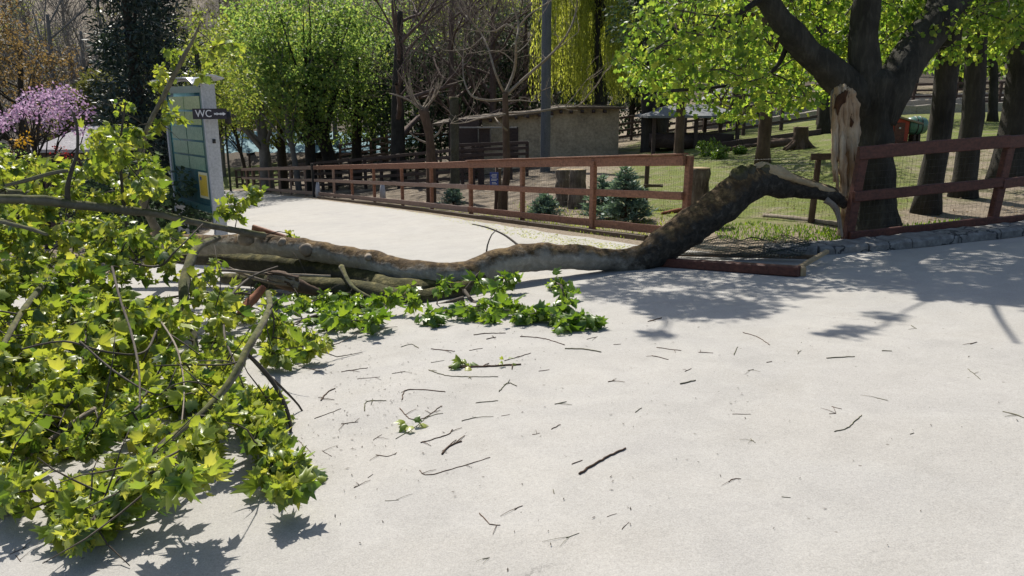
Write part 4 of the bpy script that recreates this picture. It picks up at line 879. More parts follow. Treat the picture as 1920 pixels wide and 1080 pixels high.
# low plank edging of the terrace behind
te = MB(); a = GD(1350, 26); b = GD(1580, 27); te.beam(a+Vector((0, 0, .15)), b+Vector((0, 0, .10)), .22, .06, .01)
tag(origin_to(te.build('plank_edging', M['wood_dark']), a), 'dark low plank edging between the lawn and the far terrace', 'edging')
# ------------------------------------------------------------------ spruces
def spruce(px, D, ytop, wpx, label, n=1500):
    b = GD(px, D); H = ZP(ytop, D)-b.z; R_ = wpx/2*D/FPX; e = empty('blue_spruce', tuple(b), label, 'spruce', 'young blue spruces behind the long fence')
    MB().tube([b-Vector((0, 0, .05)), b+Vector((0, 0, H*.96))], [R_*.08, .008], 7).build('trunk', M['bark_brown'], e); ps = []; tp_ = []; br = MB()
    k = int(16+H*14)
    for i in range(k):
        t = (i+.3)/k; z = H*(.04+.94*t); L = R_*(1-t)**.75*random.uniform(.75, 1.15)+.03
        for j in range(7 if t < .8 else 4):
            a = random.uniform(0, 2*math.pi); d = Vector((math.cos(a), math.sin(a), random.uniform(0, .35))); o = b+Vector((0, 0, z)); br.tube([o, o+d*L], [.008, .003], 4)
            m_ = int(n*L/(k*R_*3.4))+3
            for q in range(m_):
                s_ = random.uniform(.15, 1); ps.append(tuple(o+d*L*s_)); v = d*.7+Vector((random.uniform(-1, 1), random.uniform(-1, 1), random.uniform(-.2, .8))); tp_.append(tuple(v))
    br.build('branches', M['bark_brown'], e); N = len(ps)
    leaves('needles', M['leaf_spruce'], e, ps, tp_, rvec(N), (.05+R_*.09)*(.6+.8*rng.random(N)), NARROW)
spruce(1172, 13.9, 312, 92, 'tallest bluish spruce behind the fence, right one of the two joined', 3600)
spruce(1128, 14.8, 330, 74, 'bluish spruce joined to the left side of the tallest one', 2600)
spruce(1022, 15.8, 364, 62, 'small round blue spruce left of the pair of log stumps', 1900)
spruce(850, 21.4, 350, 44, 'smallest blue spruce near the middle of the long fence', 1200)
# ------------------------------------------------------------------ trees
def grow(mb, p, d, L, r, lev, tips, curl=.25, spread=.7, kids=(2, 3), up=.15, sides=5, rmin=.004):
    n = 4; pts = [p]; dd = d.copy()
    for i in range(n):
        dd = (dd+Vector((random.uniform(-1, 1), random.uniform(-1, 1), random.uniform(-1, 1)))*curl+Vector((0, 0, up))*.5).normalized(); pts.append(pts[-1]+dd*L/n)
    rr = [max(rmin, r*(1-.45*i/n)) for i in range(n+1)]; mb.tube(pts, rr, sides if lev > 1 else 3, cap=False)
    if lev <= 0: tips.append(tuple(pts[-1])); return
    for k in range(random.randint(*kids)):
        i = random.choice((1, 2, 3, 4, 4)); q = Vector((random.uniform(-1, 1), random.uniform(-1, 1), random.uniform(-.6, 1))).normalized()
        grow(mb, pts[i], (dd+q*spread).normalized(), L*random.uniform(.6, .85), rr[i]*.62, lev-1, tips, curl, spread, kids, up, sides, rmin)
    tips.append(tuple(pts[-1]))
def tree(name, label, cat, base, tpts, trad, bk, crown=None, lm=None, lsize=.14, per=30, tmpl=None, rc=.5, group=None, limbn=10, cname='crown', droop=.3):
    """base point, trunk polyline (offsets), crown = list of cluster centres"""
    b = Vector(base); e = empty(name, tuple(b), label, cat, group)
    pts = [b+Vector(p) for p in tpts]; MB().tube(pts, trad, 12, .10, 2.5, step=.3, seed=b.x, flute=.03).build('trunk', M[bk], e)
    if crown:
        lb = MB(); top = pts[-1]; q, rr = resample(pts, trad, .4); k0 = len(q)//3
        for c in random.sample(crown, min(limbn, len(crown))):
            c = Vector(c); i = random.randrange(k0, len(q)); a = q[i]
            if c.z < a.z-.5: a = q[k0]; i = k0
            m_ = a.lerp(c, .5)+Vector((random.uniform(-.3, .3), random.uniform(-.3, .3), random.uniform(0, .5))); lb.tube([a, m_, c], [rr[i]*.45, rr[i]*.25, .012], 6, step=.4)
        lb.build('branches', M[bk], e)
        ps, ti, nr, sz = clump_leaves(crown, rc, per, lsize, droop); leaves(cname, M[lm], e, ps, ti, nr, sz, tmpl or QUADS)
    return e
def ell(c, rx, ry, rz_, n, shell=.45, zmin=None):
    out = []
    while len(out) < n:
        v = Vector((random.gauss(0, 1), random.gauss(0, 1), random.gauss(0, 1))).normalized()*(random.random()**shell); q = Vector(c)+Vector((v.x*rx, v.y*ry, v.z*rz_))
        if noise.noise(q*.55) > -.28: out.append(tuple(q))
    return out
# -- the green trees standing behind the left fence
def gtree(px, D, lean, r, lab, h0, crx, n, lm, bk='bark', H=10, lsz=.155, per=38, grp=None):
    b = GD(px, D); t = [(0, 0, -.2), (lean*.3, 0, 1.6), (lean*.7, 0, 3.4), (lean, 0, 6.0)]
    cr = ell(b+Vector((lean*.8, 0, h0+(H-h0)/2)), crx, crx*.8, (H-h0)/2, int(n*1.15))
    return tree('leafy_tree', lab, 'tree', b, t, [r*1.25, r, r*.85, r*.5], bk, cr, lm, lsz, per, None, .55, grp, 16)
gtree(468, 45, -.8, .10, 'thin leaning trunk tree at the far end of the fence beside the blue sheet roof', 3.0, 3.4, 85, 'leaf_mid')
gtree(503, 40, -.1, .30, 'yellow green tree with the leftmost thick straight trunk behind the fence', 2.6, 3.8, 130, 'leaf_mid', 'bark_grey')
gtree(532, 42, .1, .24, 'yellow green tree with a dark trunk close right of the thick straight trunk', 2.4, 3.6, 110, 'leaf_mid')
gtree(562, 36, -.5, .13, 'slim pale trunk tree leaning left behind the black fence post', 2.2, 2.8, 100, 'leaf_green', 'bark_grey')
gtree(585, 37, .1, .26, 'fresh green tree directly behind the black fence post', 2.0, 3.4, 150, 'leaf_green')
gtree(632, 38, -1.2, .34, 'green tree with a stout trunk leaning left, right of the black fence post', 1.9, 3.4, 150, 'leaf_green')
gtree(668, 40, .3, .26, 'deep green tree between the stout leaning trunk and the brown bare tree', 1.9, 3.6, 150, 'leaf_green')
gtree(720, 46, .2, .2, 'green tree filling in behind the dark trunk of the brown bare tree', 2.6, 3.4, 110, 'leaf_green')
gtree(405, 30, -.2, .16, 'yellow green tree rising just behind the notice board kiosk', 2.3, 2.3, 130, 'leaf_mid', 'bark', 6.5, .12)
gtree(600, 58, .2, .3, 'bright green tree in the second row behind the fence trees', 3.0, 6, 150, 'leaf_mid', 'bark', 11, .24)
gtree(470, 66, .2, .3, 'pale green tree farthest back above the blue sheet roof', 4.2, 6, 130, 'leaf_mid', 'bark', 13, .26)
# -- dark evergreen thicket in the middle
for i, (px, D, h, rx, n, lab) in enumerate(((790, 40, 7, 3.2, 140, 'dark evergreen bush behind the pollarded tree'), (880, 42, 8, 3.4, 150, 'dark evergreen bush behind the bare cut post trunk'), (965, 41, 8, 3.2, 150, 'dark evergreen bush left of the grey pole above the plaster shed'), (1060, 44, 6, 2.8, 110, 'dark evergreen bush under the willow behind the plaster shed'),
                                            (700, 52, 7, 3.5, 110, 'dark evergreen mass behind the green fence trees'), (1180, 46, 5.5, 3.0, 100, 'dark evergreen bush right of the plaster shed'))):
    b = GD(px, D); tree('evergreen_bush', lab, 'bush', b, [(0, 0, -.1), (.1, 0, h*.3), (0, 0, h*.7)], [.2, .15, .06], 'bark', ell(b+Vector((0, 0, h*.5)), rx, rx*.6, h*.5, n), 'leaf_dark', .20, 36, None, .6, None, 8)
# -- brown bare tree
def bare(px, D, H, r, lab, bk, levels=5, lean=0, spread=.75, up=.12, group=None, h0=.3, L0=.3, name='bare_tree', kids=(2, 3), stems=7, rmin=.006, curl=.25, tw=None):
    b = GD(px, D); e = empty(name, tuple(b), lab, 'bare tree', group); pts = [b+Vector((lean*t*t, 0, H*t*.8-(.1 if t == 0 else 0))) for t in (0, .3, .6, 1)]
    MB().tube(pts, [r*1.3, r, r*.8, r*.4], 12, .1, 2.5, step=.3, seed=px).build('trunk', M[bk], e); mb = MB(); tips = []; q, rr = resample(pts, [r*1.3, r, r*.8, r*.4], .2)
    for i in range(stems):
        k = int(len(q)*(h0+(1-h0)*i/stems)); a = random.uniform(0, 6.28); d = Vector((math.cos(a), math.sin(a)*.8, random.uniform(.2, .9))).normalized()
        grow(mb, q[min(k, len(q)-1)], d, H*L0, rr[min(k, len(q)-1)]*.5, levels, tips, curl, spread, kids, up, 5, rmin)
    mb.build('branches', M[tw or bk], e); return e, tips
bare(748, 33, 9, .30, 'big dark bare tree with brown twigs rising behind the fence', 'bark', 5, .3, tw='bark_reddish', rmin=.008)
bare(850, 36, 9, .18, 'reddish brown twiggy bare tree behind the pollarded one', 'bark_reddish', 6, 0, stems=10, h0=.12, rmin=.0055)
bare(925, 37, 9, .18, 'reddish brown twiggy bare tree next to the grey pole', 'bark_reddish', 6, 0, stems=10, h0=.12, rmin=.0055)
bare(985, 40, 9, .16, 'reddish brown bare tree just left of the willow', 'bark_reddish', 6, 0, stems=8, h0=.12, rmin=.0055)
# -- small pale bare tree behind the fence: branches follow the photograph
b = GD(942, 18.2); sb = empty('young_bare_tree', tuple(b), 'young leafless tree with long pale whip branches in front of the plaster shed', 'bare tree')
def wp_(l, D): return [P(x, y, D+random.uniform(-.4, .4)) for x, y in l]
MB().tube([b-Vector((0, 0, .1)), P(944, 360, 18.2), P(950, 330, 18.2), P(949, 260, 18.2), P(948, 205, 18.2), P(947, 172, 18.2)], [.15, .11, .09, .085, .075, .06], 12, .12, 6, step=.12).build('trunk', M['bark_brown'], sb)
for l, r_ in (([(947, 176), (965, 130), (968, 80), (972, 45), (960, 0), (952, -60)], .04), ([(949, 178), (985, 145), (1025, 110), (1060, 70), (1080, 20), (1085, -50)], .04), ([(946, 186), (915, 188), (885, 180), (870, 150), (868, 110)], .035), ([(946, 176), (930, 140), (915, 90), (900, 60), (880, 30), (862, -10)], .032),
              ([(950, 212), (1000, 210), (1050, 202), (1085, 198), (1110, 170), (1135, 135)], .03), ([(948, 214), (900, 222), (872, 230), (845, 232)], .024), ([(951, 245), (935, 230), (928, 220)], .03), ([(970, 55), (990, 30), (1020, 10), (1050, -10)], .025), ([(972, 60), (950, 45), (930, 58), (905, 58), (890, 50), (872, 28)], .022),
              ([(1000, 132), (1035, 100), (1050, 88), (1085, 60)], .02), ([(950, 190), (975, 188), (1005, 190), (1015, 170)], .018), ([(966, 120), (945, 100), (925, 95), (900, 102)], .015), ([(1060, 200), (1075, 182), (1100, 150)], .016), ([(905, 70), (880, 90), (850, 95)], .014), ([(968, 100), (990, 80), (1010, 40)], .016)):
    o = MB(); q = wp_(l, 18.2); o.tube(q, [r_*(1-.7*i/(len(q)-1)) for i in range(len(q))], 7, .1, 6, step=.12)
    tips = []
    for v in q[2:]:
        for _ in range(2): grow(o, v, Vector((random.uniform(-1, 1), random.uniform(-.6, .6), random.uniform(-.2, 1))).normalized(), random.uniform(.25, .6), .008, 1, tips, .25, .6, (1, 2), .2, 4, .004)
    o.build('branch', M['bark_pale'], sb)
# -- pollarded tree and cut post trunk
b = GD(808, 23); pt = empty('pollarded_tree', tuple(b), 'pollarded small tree with a leaning brown trunk and short pale shoots', 'tree')
MB().tube([b-Vector((0, 0, .1)), P(808, 300, 23), P(806, 260, 23), P(798, 222, 23), P(793, 205, 23)], [.17, .14, .13, .14, .16], 12, .2, 5, step=.12).build('trunk', M['bark_brown'], pt)
for i in range(16):
    a = random.uniform(-1.3, 1.3); o = MB(); s_ = P(793+random.uniform(-8, 8), 204, 23); d = Vector((math.sin(a), random.uniform(-.6, .6), math.cos(a)*.9)).normalized(); grow(o, s_, d, random.uniform(.5, 1.0), .022, 1, [], .18, .5, (1, 2), .4, 5, .006); o.build('shoot', M['bark_pale'], pt)
for l in ([(806, 270), (785, 262), (768, 248)], [(806, 262), (822, 250), (832, 228)], [(800, 215), (770, 190), (742, 178), (730, 175)]): MB().tube(wp_(l, 23), [.04, .03, .015], 6, step=.15).build('branch', M['bark_pale'], pt)
b = GD(852, 22.5); e = empty('cut_trunk', tuple(b), 'straight mossy trunk sawn off flat at the top like a post', 'cut tree')
MB().tube([b-Vector((0, 0, .1)), P(853, 300, 22.5), P(852, 230, 22.5), P(851, 183, 22.5)], [.17, .13, .12, .15], 14, .12, 5, step=.12).build('trunk', M['bark_mossy'], e)
MB().tube([P(851, 184, 22.5), P(851, 181.5, 22.5)], [.14, .13], 12).build('cut_face', M['cut_wood'], e)
# -- tall grey pole
b = GD(1022, 27.5); e = MB().tube([b-Vector((0, 0, .2)), b+Vector((0, 0, 3)), b+Vector((0, 0, 8.5))], [.19, .175, .16], 14, .03, 3, step=.4).build('utility_pole', M['pole_grey']); tag(origin_to(e, b), 'tall straight grey pole rising out of frame in front of the plaster shed', 'pole')
# -- willows
def willow(px, D, lab, n, rx, top, low, ry=2.2):
    b = GD(px, D); e = empty('weeping_willow', tuple(b), lab, 'willow'); r = .3
    MB().tube([b-Vector((0, 0, .2)), b+Vector((.2, 0, 2.5)), b+Vector((-.1, 0, 5)), b+Vector((.2, 0, 7.5))], [.4, .3, .24, .12], 12, .15, 2, step=.3).build('trunk', M['bark'], e)
    st = MB(); ps = []; tp_ = []; lb = MB()
    for i in range(n):
        g = random.randrange(26); random_a = g*.7+random.uniform(-.18, .18); k = (.25+.75*((g*37) % 26)/26)+random.uniform(-.06, .06)
        x = math.cos(random_a)*rx*k; y = math.sin(random_a)*ry*k; zt_ = top-1.6*k*k+random.uniform(-.4, .4); zl = low+1.4*(((g*13) % 26)/26)+random.uniform(-.3, .5)
        a = Vector((b.x+x, b.y+y, EYE+zt_)); m_ = int((zt_-zl)/.10)
        if m_ < 2: continue
        sw_ = random.uniform(-.25, .25)
        st.tube([a, a.lerp(Vector((a.x+sw_, a.y, EYE+zl)), .5)+Vector((sw_*.3, 0, 0)), Vector((a.x+sw_, a.y, EYE+zl))], [.012, .008, .004], 3, cap=False)
        if i % 12 == 0: lb.tube([b+Vector((.1, 0, 5.5)), b.lerp(a, .5)+Vector((0, 0, 4)), a], [.09, .05, .012], 5, step=.5)
        for j in range(m_):
            t = j/m_; ps.append((a.x+sw_*t+random.uniform(-.07, .07), a.y+random.uniform(-.07, .07), EYE+zt_+(zl-zt_)*t)); tp_.append((random.uniform(-.5, .5), random.uniform(-.5, .5), -1))
    for c in ell((b.x, b.y, EYE+top-.6), rx*1.05, ry, 2.0, 260):
        for _ in range(16): ps.append((c[0]+random.gauss(0, .22), c[1]+random.gauss(0, .22), c[2]+random.gauss(0, .28))); tp_.append((random.uniform(-1, 1), random.uniform(-1, 1), random.uniform(-1.4, .1)))
    lb.build('branches', M['bark'], e); st.build('strands', M['leaf_willow'], e); N = len(ps)
    leaves('leaves', M['leaf_willow'], e, ps, tp_, rvec(N), .165*(.6+.8*rng.random(N)), NARROW)
willow(1115, 36, 'yellow green weeping willow hanging over the end of the plaster shed', 440, 3.1, 6.8, .3)
willow(1235, 39, 'yellow green weeping willow right of the shed, partly behind the maple leaves', 520, 3.0, 6.8, 1.2)
willow(1375, 44, 'farthest weeping willow, showing between the maple leaves and its left limb', 480, 3.6, 7.2, 1.6)
# -- other trunks on the right
def rtree(px, D, toppx, r, lab, bk='bark', name='tree', cr=None, lm='leaf_green', lsz=.14, per=30, pyb=None):
    b = GD(px, D); t1 = P(toppx, 60, D); d = t1-b; H = d.z
    t = [(0, 0, -.15), tuple(d*.12), tuple(d*.5+Vector((.05, 0, 0))), tuple(d), tuple(d*1.6)]
    return tree(name, lab, 'tree', b, t, [r*1.5, r*1.1, r*.95, r*.9, r*.6], bk, cr, lm, lsz, per, None, .5, None, 12)
def above(px0, px1, py0, py1, D, n): return [tuple(P(random.uniform(px0, px1), random.uniform(py0, py1), D+random.uniform(-1.8, 1.8))) for _ in range(n)]
rtree(1736, 12.1, 1782, .18, 'thick dark trunk first to the right of the big maple, leaning right', 'bark', cr=above(1690, 1930, -330, 60, 13.5, 150), lm='leaf_crown', lsz=.12)
rtree(1805, 13.6, 1832, .19, 'dark trunk second to the right of the big maple', 'bark', cr=above(1750, 1990, -260, 110, 17, 150), lm='leaf_crown', lsz=.12)
rtree(1888, 15.2, 1925, .30, 'stoutest almost black trunk at the right edge behind the fence', 'bark', cr=above(1820, 2150, -200, 100, 19, 150), lm='leaf_crown', lsz=.14)
rtree(1430, 20.0, 1438, .16, 'slender straight trunk on the lawn behind the raised end of the fallen limb', 'bark_brown', cr=above(1340, 1500, -60, 130, 20.5, 70), lm='leaf_crown', lsz=.12)
rtree(1273, 24.6, 1275, .14, 'slim brown trunk under the maple leaves near the open shelter', 'bark_brown', cr=above(1200, 1340, -150, 60, 26, 60), lm='leaf_green')
rtree(1220, 30, 1205, .30, 'dark trunk in the shade right of the plaster shed', 'bark', cr=above(1150, 1290, -200, 120, 30, 90), lm='leaf_dark', lsz=.16)
rtree(1548, 27, 1540, .22, 'dark trunk seen just left of the torn scar of the big maple', 'bark', cr=above(1480, 1700, -100, 100, 33, 110), lm='leaf_mid', lsz=.18)
rtree(1862, 30, 1860, .16, 'slim far trunk between the two dark trunks at the right', 'bark', cr=above(1700, 2000, -120, 150, 31, 160), lm='leaf_green', lsz=.17)
for i, (px, D, lm, lab) in enumerate(((1480, 52, 'leaf_mid', 'light green tree far behind the left limb of the maple'), (1600, 56, 'leaf_green', 'green tree far behind the fork of the big maple'), (1710, 54, 'leaf_mid', 'light green tree far behind, above the red playhouse'), (1800, 58, 'leaf_green', 'green tree far behind the two dark trunks'), (1900, 52, 'leaf_mid', 'light green tree at the far right edge of the park'), (1330, 60, 'leaf_olive', 'olive tinged tree behind the open shelter roofs'), (1990, 60, 'leaf_green', 'green tree beyond the right picture edge'))):
    b = GD(px, D); cr = ell(b+Vector((0, 0, 5.6)), 4.6, 3, 4.3, 130); tree('leafy_tree', lab, 'tree', b, [(0, 0, -.2), (.1, 0, 3), (0, 0, 6.5)], [.28, .22, .1], 'bark', cr, lm, .26, 32, None, .7, None, 10)
# ------------------------------------------------------------------ left background
def cone(px, D, H, R_, lab, n, lm='leaf_conifer', name='conifer', sz=.16, lean=0):
    b = GD(px, D); cr = []
    for _ in range(n): t = random.random()**1.3; a = random.uniform(0, 6.28); k = R_*(1-t*.75)*random.random()**.4*(1+.35*noise.noise(Vector((a*1.2, t*6, px)))); cr.append((b.x+math.cos(a)*k, b.y+math.sin(a)*k, b.z+.1+H*t))
    return tree(name, lab, 'conifer', b, [(0, 0, -.1), (0, 0, H*.5), (0, 0, H*.97)], [.2, .14, .03], 'bark', cr, lm, sz, 34, NARROW if lm == 'leaf_conifer' else QUADS, .33, None, 10, 'foliage', .0)
cone(285, 19, 7.5, 1.35, 'tall blue black conifer left of the notice board kiosk', 420, sz=.17)
cone(335, 21, 7.5, 1.2, 'blue black conifer close behind the top of the kiosk', 340, sz=.17)
cone(215, 23, 4.2, 1.2, 'olive green cypress left of the dark conifer', 240, 'leaf_olive', 'cypress', .12)
cone(165, 25, 3.9, 1.3, 'olive green cypress behind the pink rhododendron', 220, 'leaf_olive', 'cypress', .12)
cone(250, 27, 6.0, 1.2, 'dark green cypress just left of the tall conifer', 200, 'leaf_dark', 'cypress', .13)
b = GD(90, 15.5)
cr = [tuple(P(*q, 15.5+random.uniform(-.8, .8))) for q in sample([(20, 215), (45, 180), (80, 165), (130, 160), (160, 180), (150, 210), (90, 215), (30, 235)], 62)]+[tuple(P(*q, 15.3+random.uniform(-.6, .6))) for q in sample([(-20, 225), (25, 215), (20, 240), (-20, 245)], 10)]+[tuple(P(*q, 15.3+random.uniform(-.6, .6))) for q in sample([(60, 215), (170, 205), (190, 265), (150, 270), (60, 250)], 16)]
tree('rhododendron', 'pink flowering rhododendron bush above the fallen leaves at the left', 'shrub', b, [(0, 0, -.1), (.1, 0, 1), (0, 0, 2.2)], [.07, .05, .03], 'bark', cr, 'petal_pink', .06, 20, QUADS, .17, None, 26, 'blossom')
b = GD(45, 14); cr = [tuple(P(*q, 14+random.uniform(-.4, .4))) for q in sample([(25, 240), (60, 240), (65, 275), (35, 280)], 6)]
tree('flowering_shrub', 'small orange yellow flowering shrub under the pink rhododendron', 'shrub', b, [(0, 0, -.1), (0, 0, 1), (0, 0, 1.9)], [.04, .03, .02], 'bark', cr, 'petal_yellow', .05, 16, QUADS, .12, None, 8, 'blossom')
b = GD(120, 13.5); cr = [tuple(P(*q, 13.5+random.uniform(-.4, .4))) for q in sample([(100, 278), (140, 275), (140, 300), (100, 300)], 6)]
tree('flowering_shrub', 'small dark red shrub in front of the pale roof', 'shrub', b, [(0, 0, -.1), (0, 0, .8), (0, 0, 1.6)], [.04, .03, .02], 'bark', cr, 'petal_red', .04, 12, QUADS, .12, None, 6, 'foliage')
e, tips = bare(60, 27, 7.5, .14, 'orange budding tree at the upper left behind the rhododendron', 'bark', 4, .5, stems=9, h0=.2, kids=(2, 3), name='budding_tree')
ps, ti, nr, sz = clump_leaves(random.sample(tips, min(420, len(tips))), .22, 14, .09); leaves('buds', M['leaf_orange'], e, ps, ti, nr, sz, QUADS)
e, tips = bare(-10, 24, 7.0, .14, 'orange budding tree at the left picture edge', 'bark', 4, .3, stems=8, h0=.15, kids=(2, 3), name='budding_tree')
ps, ti, nr, sz = clump_leaves(random.sample(tips, min(350, len(tips))), .22, 14, .09); leaves('buds', M['leaf_orange'], e, ps, ti, nr, sz, QUADS)
for px, D, lab, bk in ((130, 33, 'grey leafless tree between the orange tree and the tall conifer', 'bark_grey'), (185, 37, 'grey leafless tree just left of the tall conifer', 'bark_grey'), (20, 40, 'grey leafless tree behind the two orange budding trees', 'bark_grey'), (100, 44, 'grey brown leafless tree far behind the rhododendron', 'bark_reddish'),
                    (235, 42, 'grey brown leafless tree far behind the olive cypresses', 'bark_reddish'), (160, 50, 'small leafless tree deepest in the wood at the upper left', 'bark_grey'), (380, 48, 'leafless tree seen above the notice board kiosk', 'bark_reddish')):
    bare(px, D, 10, .15, lab, bk, 4, .2, stems=11, h0=.12, rmin=.010, L0=.26)
for px, D, h, lab in ((-20, 20, 2.6, 'green bush at the left picture edge'), (70, 21, 2.4, 'green bush behind the rhododendron'), (150, 19, 2.0, 'green bush beside the pale roof'), (230, 16, 1.6, 'dark green bush under the olive cypress'), (310, 15.5, 1.5, 'low dark green bush at the foot of the tall conifer'), (265, 13.5, 1.8, 'dense dark green bush between the fallen crown and the kiosk')):
    b = GD(px, D); tree('leafy_bush', lab, 'bush', b, [(0, 0, -.1), (0, 0, h*.5), (0, 0, h*.8)], [.05, .04, .02], 'bark', ell(b+Vector((0, 0, h*.5)), 1.3, 1, h*.5, 60), 'leaf_green' if D > 18 else 'leaf_dark', .11, 30, None, .28, None, 8)
# stone/lilac roofed hut
b = GD(125, 17); e = empty('garden_hut', tuple(b), 'small hut with a pale lilac grey gable roof behind the rhododendron', 'hut')
z1 = ZP(238, 17); z0 = ZP(280, 17); xl, xr, xm = PX(60, 17, z0), PX(190, 17, z0), PX(138, 17, z1)
MB().box(((xl+xr)/2, 17.9, (b.z+z0)/2), (xr-xl)*.86, 1.6, z0-b.z).build('wall', M['wood_dark'], e, smooth=False)
mb = MB(); mb.v = [(xl, 16.9, z0), (xr, 16.9, z0), (xr, 18.9, z0), (xl, 18.9, z0), (xm-.25, 17.9, z1), (xm+.25, 17.9, z1)]; mb.v += [(x, y, z-.07) for x, y, z in mb.v]
mb.f = [(0, 1, 5, 4), (1, 2, 5), (2, 3, 4, 5), (3, 0, 4), (6, 10, 11, 7), (7, 11, 8), (8, 11, 10, 9), (9, 10, 6), (0, 6, 7, 1), (1, 7, 8, 2), (2, 8, 9, 3), (3, 9, 6, 0)]; mb.build('roof', M['roof_lilac'], e, smooth=False)
# blue sheet roof
b = GD(465, 56); e = empty('sheet_roof_shelter', tuple(b), 'long low shelter with a pale blue green sheet roof beyond the end of the path', 'shelter')
zl, zh = ZP(286, 56), ZP(248, 60.5); mb = MB(); n = 40
X0, X1 = PX(395, 56, zl), PX(880, 56, zl)
for i in range(n+1):
    for j in range(5): x = X0+(X1-X0)*i/n; t = j/4; mb.v.append((x, 56+4.5*t, zl+(zh-zl)*t+.10*math.sin(i*1.9)*(.5+.5*t)+.06*noise.noise(Vector((i*.5, j, 0)))))
for i in range(n):
    for j in range(4): mb.f.append((i*5+j, i*5+5+j, i*5+6+j, i*5+1+j))
mb.build('roof', M['tarp_blue'], e)
for i in range(9): x = X0+(X1-X0)*(i+.3)/9; MB().beam((x, 56.2, zt(x, 56)-.2), (x, 56.2, zl+.1), .12, .12, up=Vector((1, 0, 0))).build('post', M['wood_dark'], e)
# plaster shed
D0 = 31.; bl = GD(905, D0); br_ = GD(1158, D0)
e = empty('plaster_shed', tuple(bl), 'low old shed with a stained grey brown plaster wall under a sloping beam roof', 'shed')
zr = ZP(203, D0); zl = ZP(222, D0); xl = PX(905, D0, -1); xr = PX(1158, D0, -1); zb_ = min(bl.z, br_.z)-.3
mb = MB(); dp = 4.5
V = [(xl, D0, zb_), (xr, D0, zb_), (xr+.1, D0+dp, zb_), (xl, D0+dp, zb_), (xl, D0, zl), (PX(1000, D0, 0), D0, ZP(213, D0)), (PX(1060, D0, 0), D0, zr), (xr, D0, ZP(203, D0)), (xr+.1, D0+dp, zr), (xl, D0+dp, zl)]
mb.v = V; mb.f = [(0, 1, 7, 6, 5, 4), (1, 2, 8, 7), (2, 3, 9, 8), (3, 0, 4, 9)]; mb.build('wall', M['plaster'], e, smooth=False)
rm = MB(); tl = [(xl-2.0, D0-.35, ZP(232, D0)), (xl, D0-.35, zl+.05), (PX(1000, D0, 0), D0-.35, ZP(212, D0)), (PX(1060, D0, 0), D0-.35, zr+.07), (xr+.2, D0-.35, ZP(201, D0))]
for i, (x, y, z) in enumerate(tl): rm.v += [(x, y, z), (x, y+dp+.6, z+.1), (x, y, z-.07), (x, y+dp+.6, z+.03)]
for i in range(4): a = i*4; rm.f += [(a, a+4, a+5, a+1), (a+2, a+3, a+7, a+6), (a, a+2, a+6, a+4), (a+1, a+5, a+7, a+3)]
rm.f += [(0, 1, 3, 2), (16, 18, 19, 17)]; rm.build('roof', M['wood_brown'], e, smooth=False)
for px, py in ((895, 226), (920, 222), (945, 219), (968, 217), (990, 215), (1012, 212), (1035, 209), (1052, 206), (1071, 206), (1092, 205), (1113, 205), (1134, 205)):
    z = ZP(py+4, D0-.2); x = PX(px, D0-.2, z); MB().box((x, D0-.18, z), .11, .40, .12).build('rafter_end', M['wood_dark'], e)
dz0, dz1 = ZP(296, D0), ZP(238, D0); dx = PX(962, D0, 0); d_ = MB().box((dx, D0-.02, (dz0+dz1)/2), .42, .06, dz1-dz0).build('door', M['wood_dark'], e, smooth=False)
wx = PX(909, D0-.6, -1); wn = MB().box((wx, D0-.62, ZP(257, D0-.6)), .45, .08, .78).build('window', M['wood_dark'], e, smooth=False)
for q in (-.24, .24): MB().box((wx+q, D0-.67, ZP(257, D0-.6)), .05, .06, .84).build('frame', M['bark_pale'], wn)
MB().box((wx, D0-.67, ZP(240, D0-.6)), .53, .06, .05).build('frame', M['bark_pale'], wn)
MB().box((PX(872, D0-.3, -1), D0-.25, ZP(270, D0)), 1.2, .5, 2.0).build('porch_wall', M['wood_dark'], e, smooth=False)
MB().beam((PX(862, D0-.9, 0), D0-.9, ZP(239, D0-.9)), (PX(969, D0-.9, 0), D0-.9, ZP(239, D0-.9)), .05, .12).build('awning', M['stone_wall'], e)
for px in (1034, 985): MB().box((PX(px, D0-.1, 1), D0-.05, ZP(217, D0)), .13, .1, .13).build('lamp', M['white_paint'], e)
# ramp railing in front of the shed
e = empty('ramp_railing', tuple(GD(880, 27)), 'dark wooden ramp railing in front of the shed door', 'railing')
for px in (868, 888, 905, 958, 988): x = PX(px, 27, -1.4); MB().beam((x, 27, zt(x, 27)-.1), (x, 27, ZP(266+abs(px-988)*.06, 27)), .12, .10, up=Vector((1, 0, 0))).build('post', M['wood_dark'], e)
for py0, py1 in ((272, 267), (281, 277), (291, 288)): MB().beam((PX(862, 26.93, 0), 26.93, ZP(py0, 26.93)), (PX(990, 26.93, 0), 26.93, ZP(py1, 26.93)), .11, .05, .006).build('rail', M['wood_dark'], e)
# dark rail fences deep in the enclosure
def railfence(px0, D0_, px1, D1_, h, lab, nrail=4, nposts=9, m_='wood_dark'):
    a = GD(px0, D0_); b = GD(px1, D1_); e = empty('paddock_fence', tuple(a), lab, 'fence')
    for i in range(nposts): t = i/(nposts-1); q = a.lerp(b, t); q.z = zt(q.x, q.y); MB().beam(q-Vector((0, 0, .1)), q+Vector((0, 0, h)), .13, .12, .004, up=Vector((1, 0, 0))).build('post', M[m_], e)
    for k in range(nrail):
        mb = MB(); pts = []
        for i in range(nposts): t = i/(nposts-1); q = a.lerp(b, t); q.z = zt(q.x, q.y)+h*(.2+.75*k/(nrail-1)); pts.append(q+Vector((0, -.09, 0)))
        for p_, q_ in zip(pts, pts[1:]): mb.beam(p_, q_, .12, .05, .01)
        mb.build('rail', M[m_], e)
railfence(560, 38, 900, 27, 1.4, 'dark slatted paddock fence behind the trunks of the green trees', 5, 12)
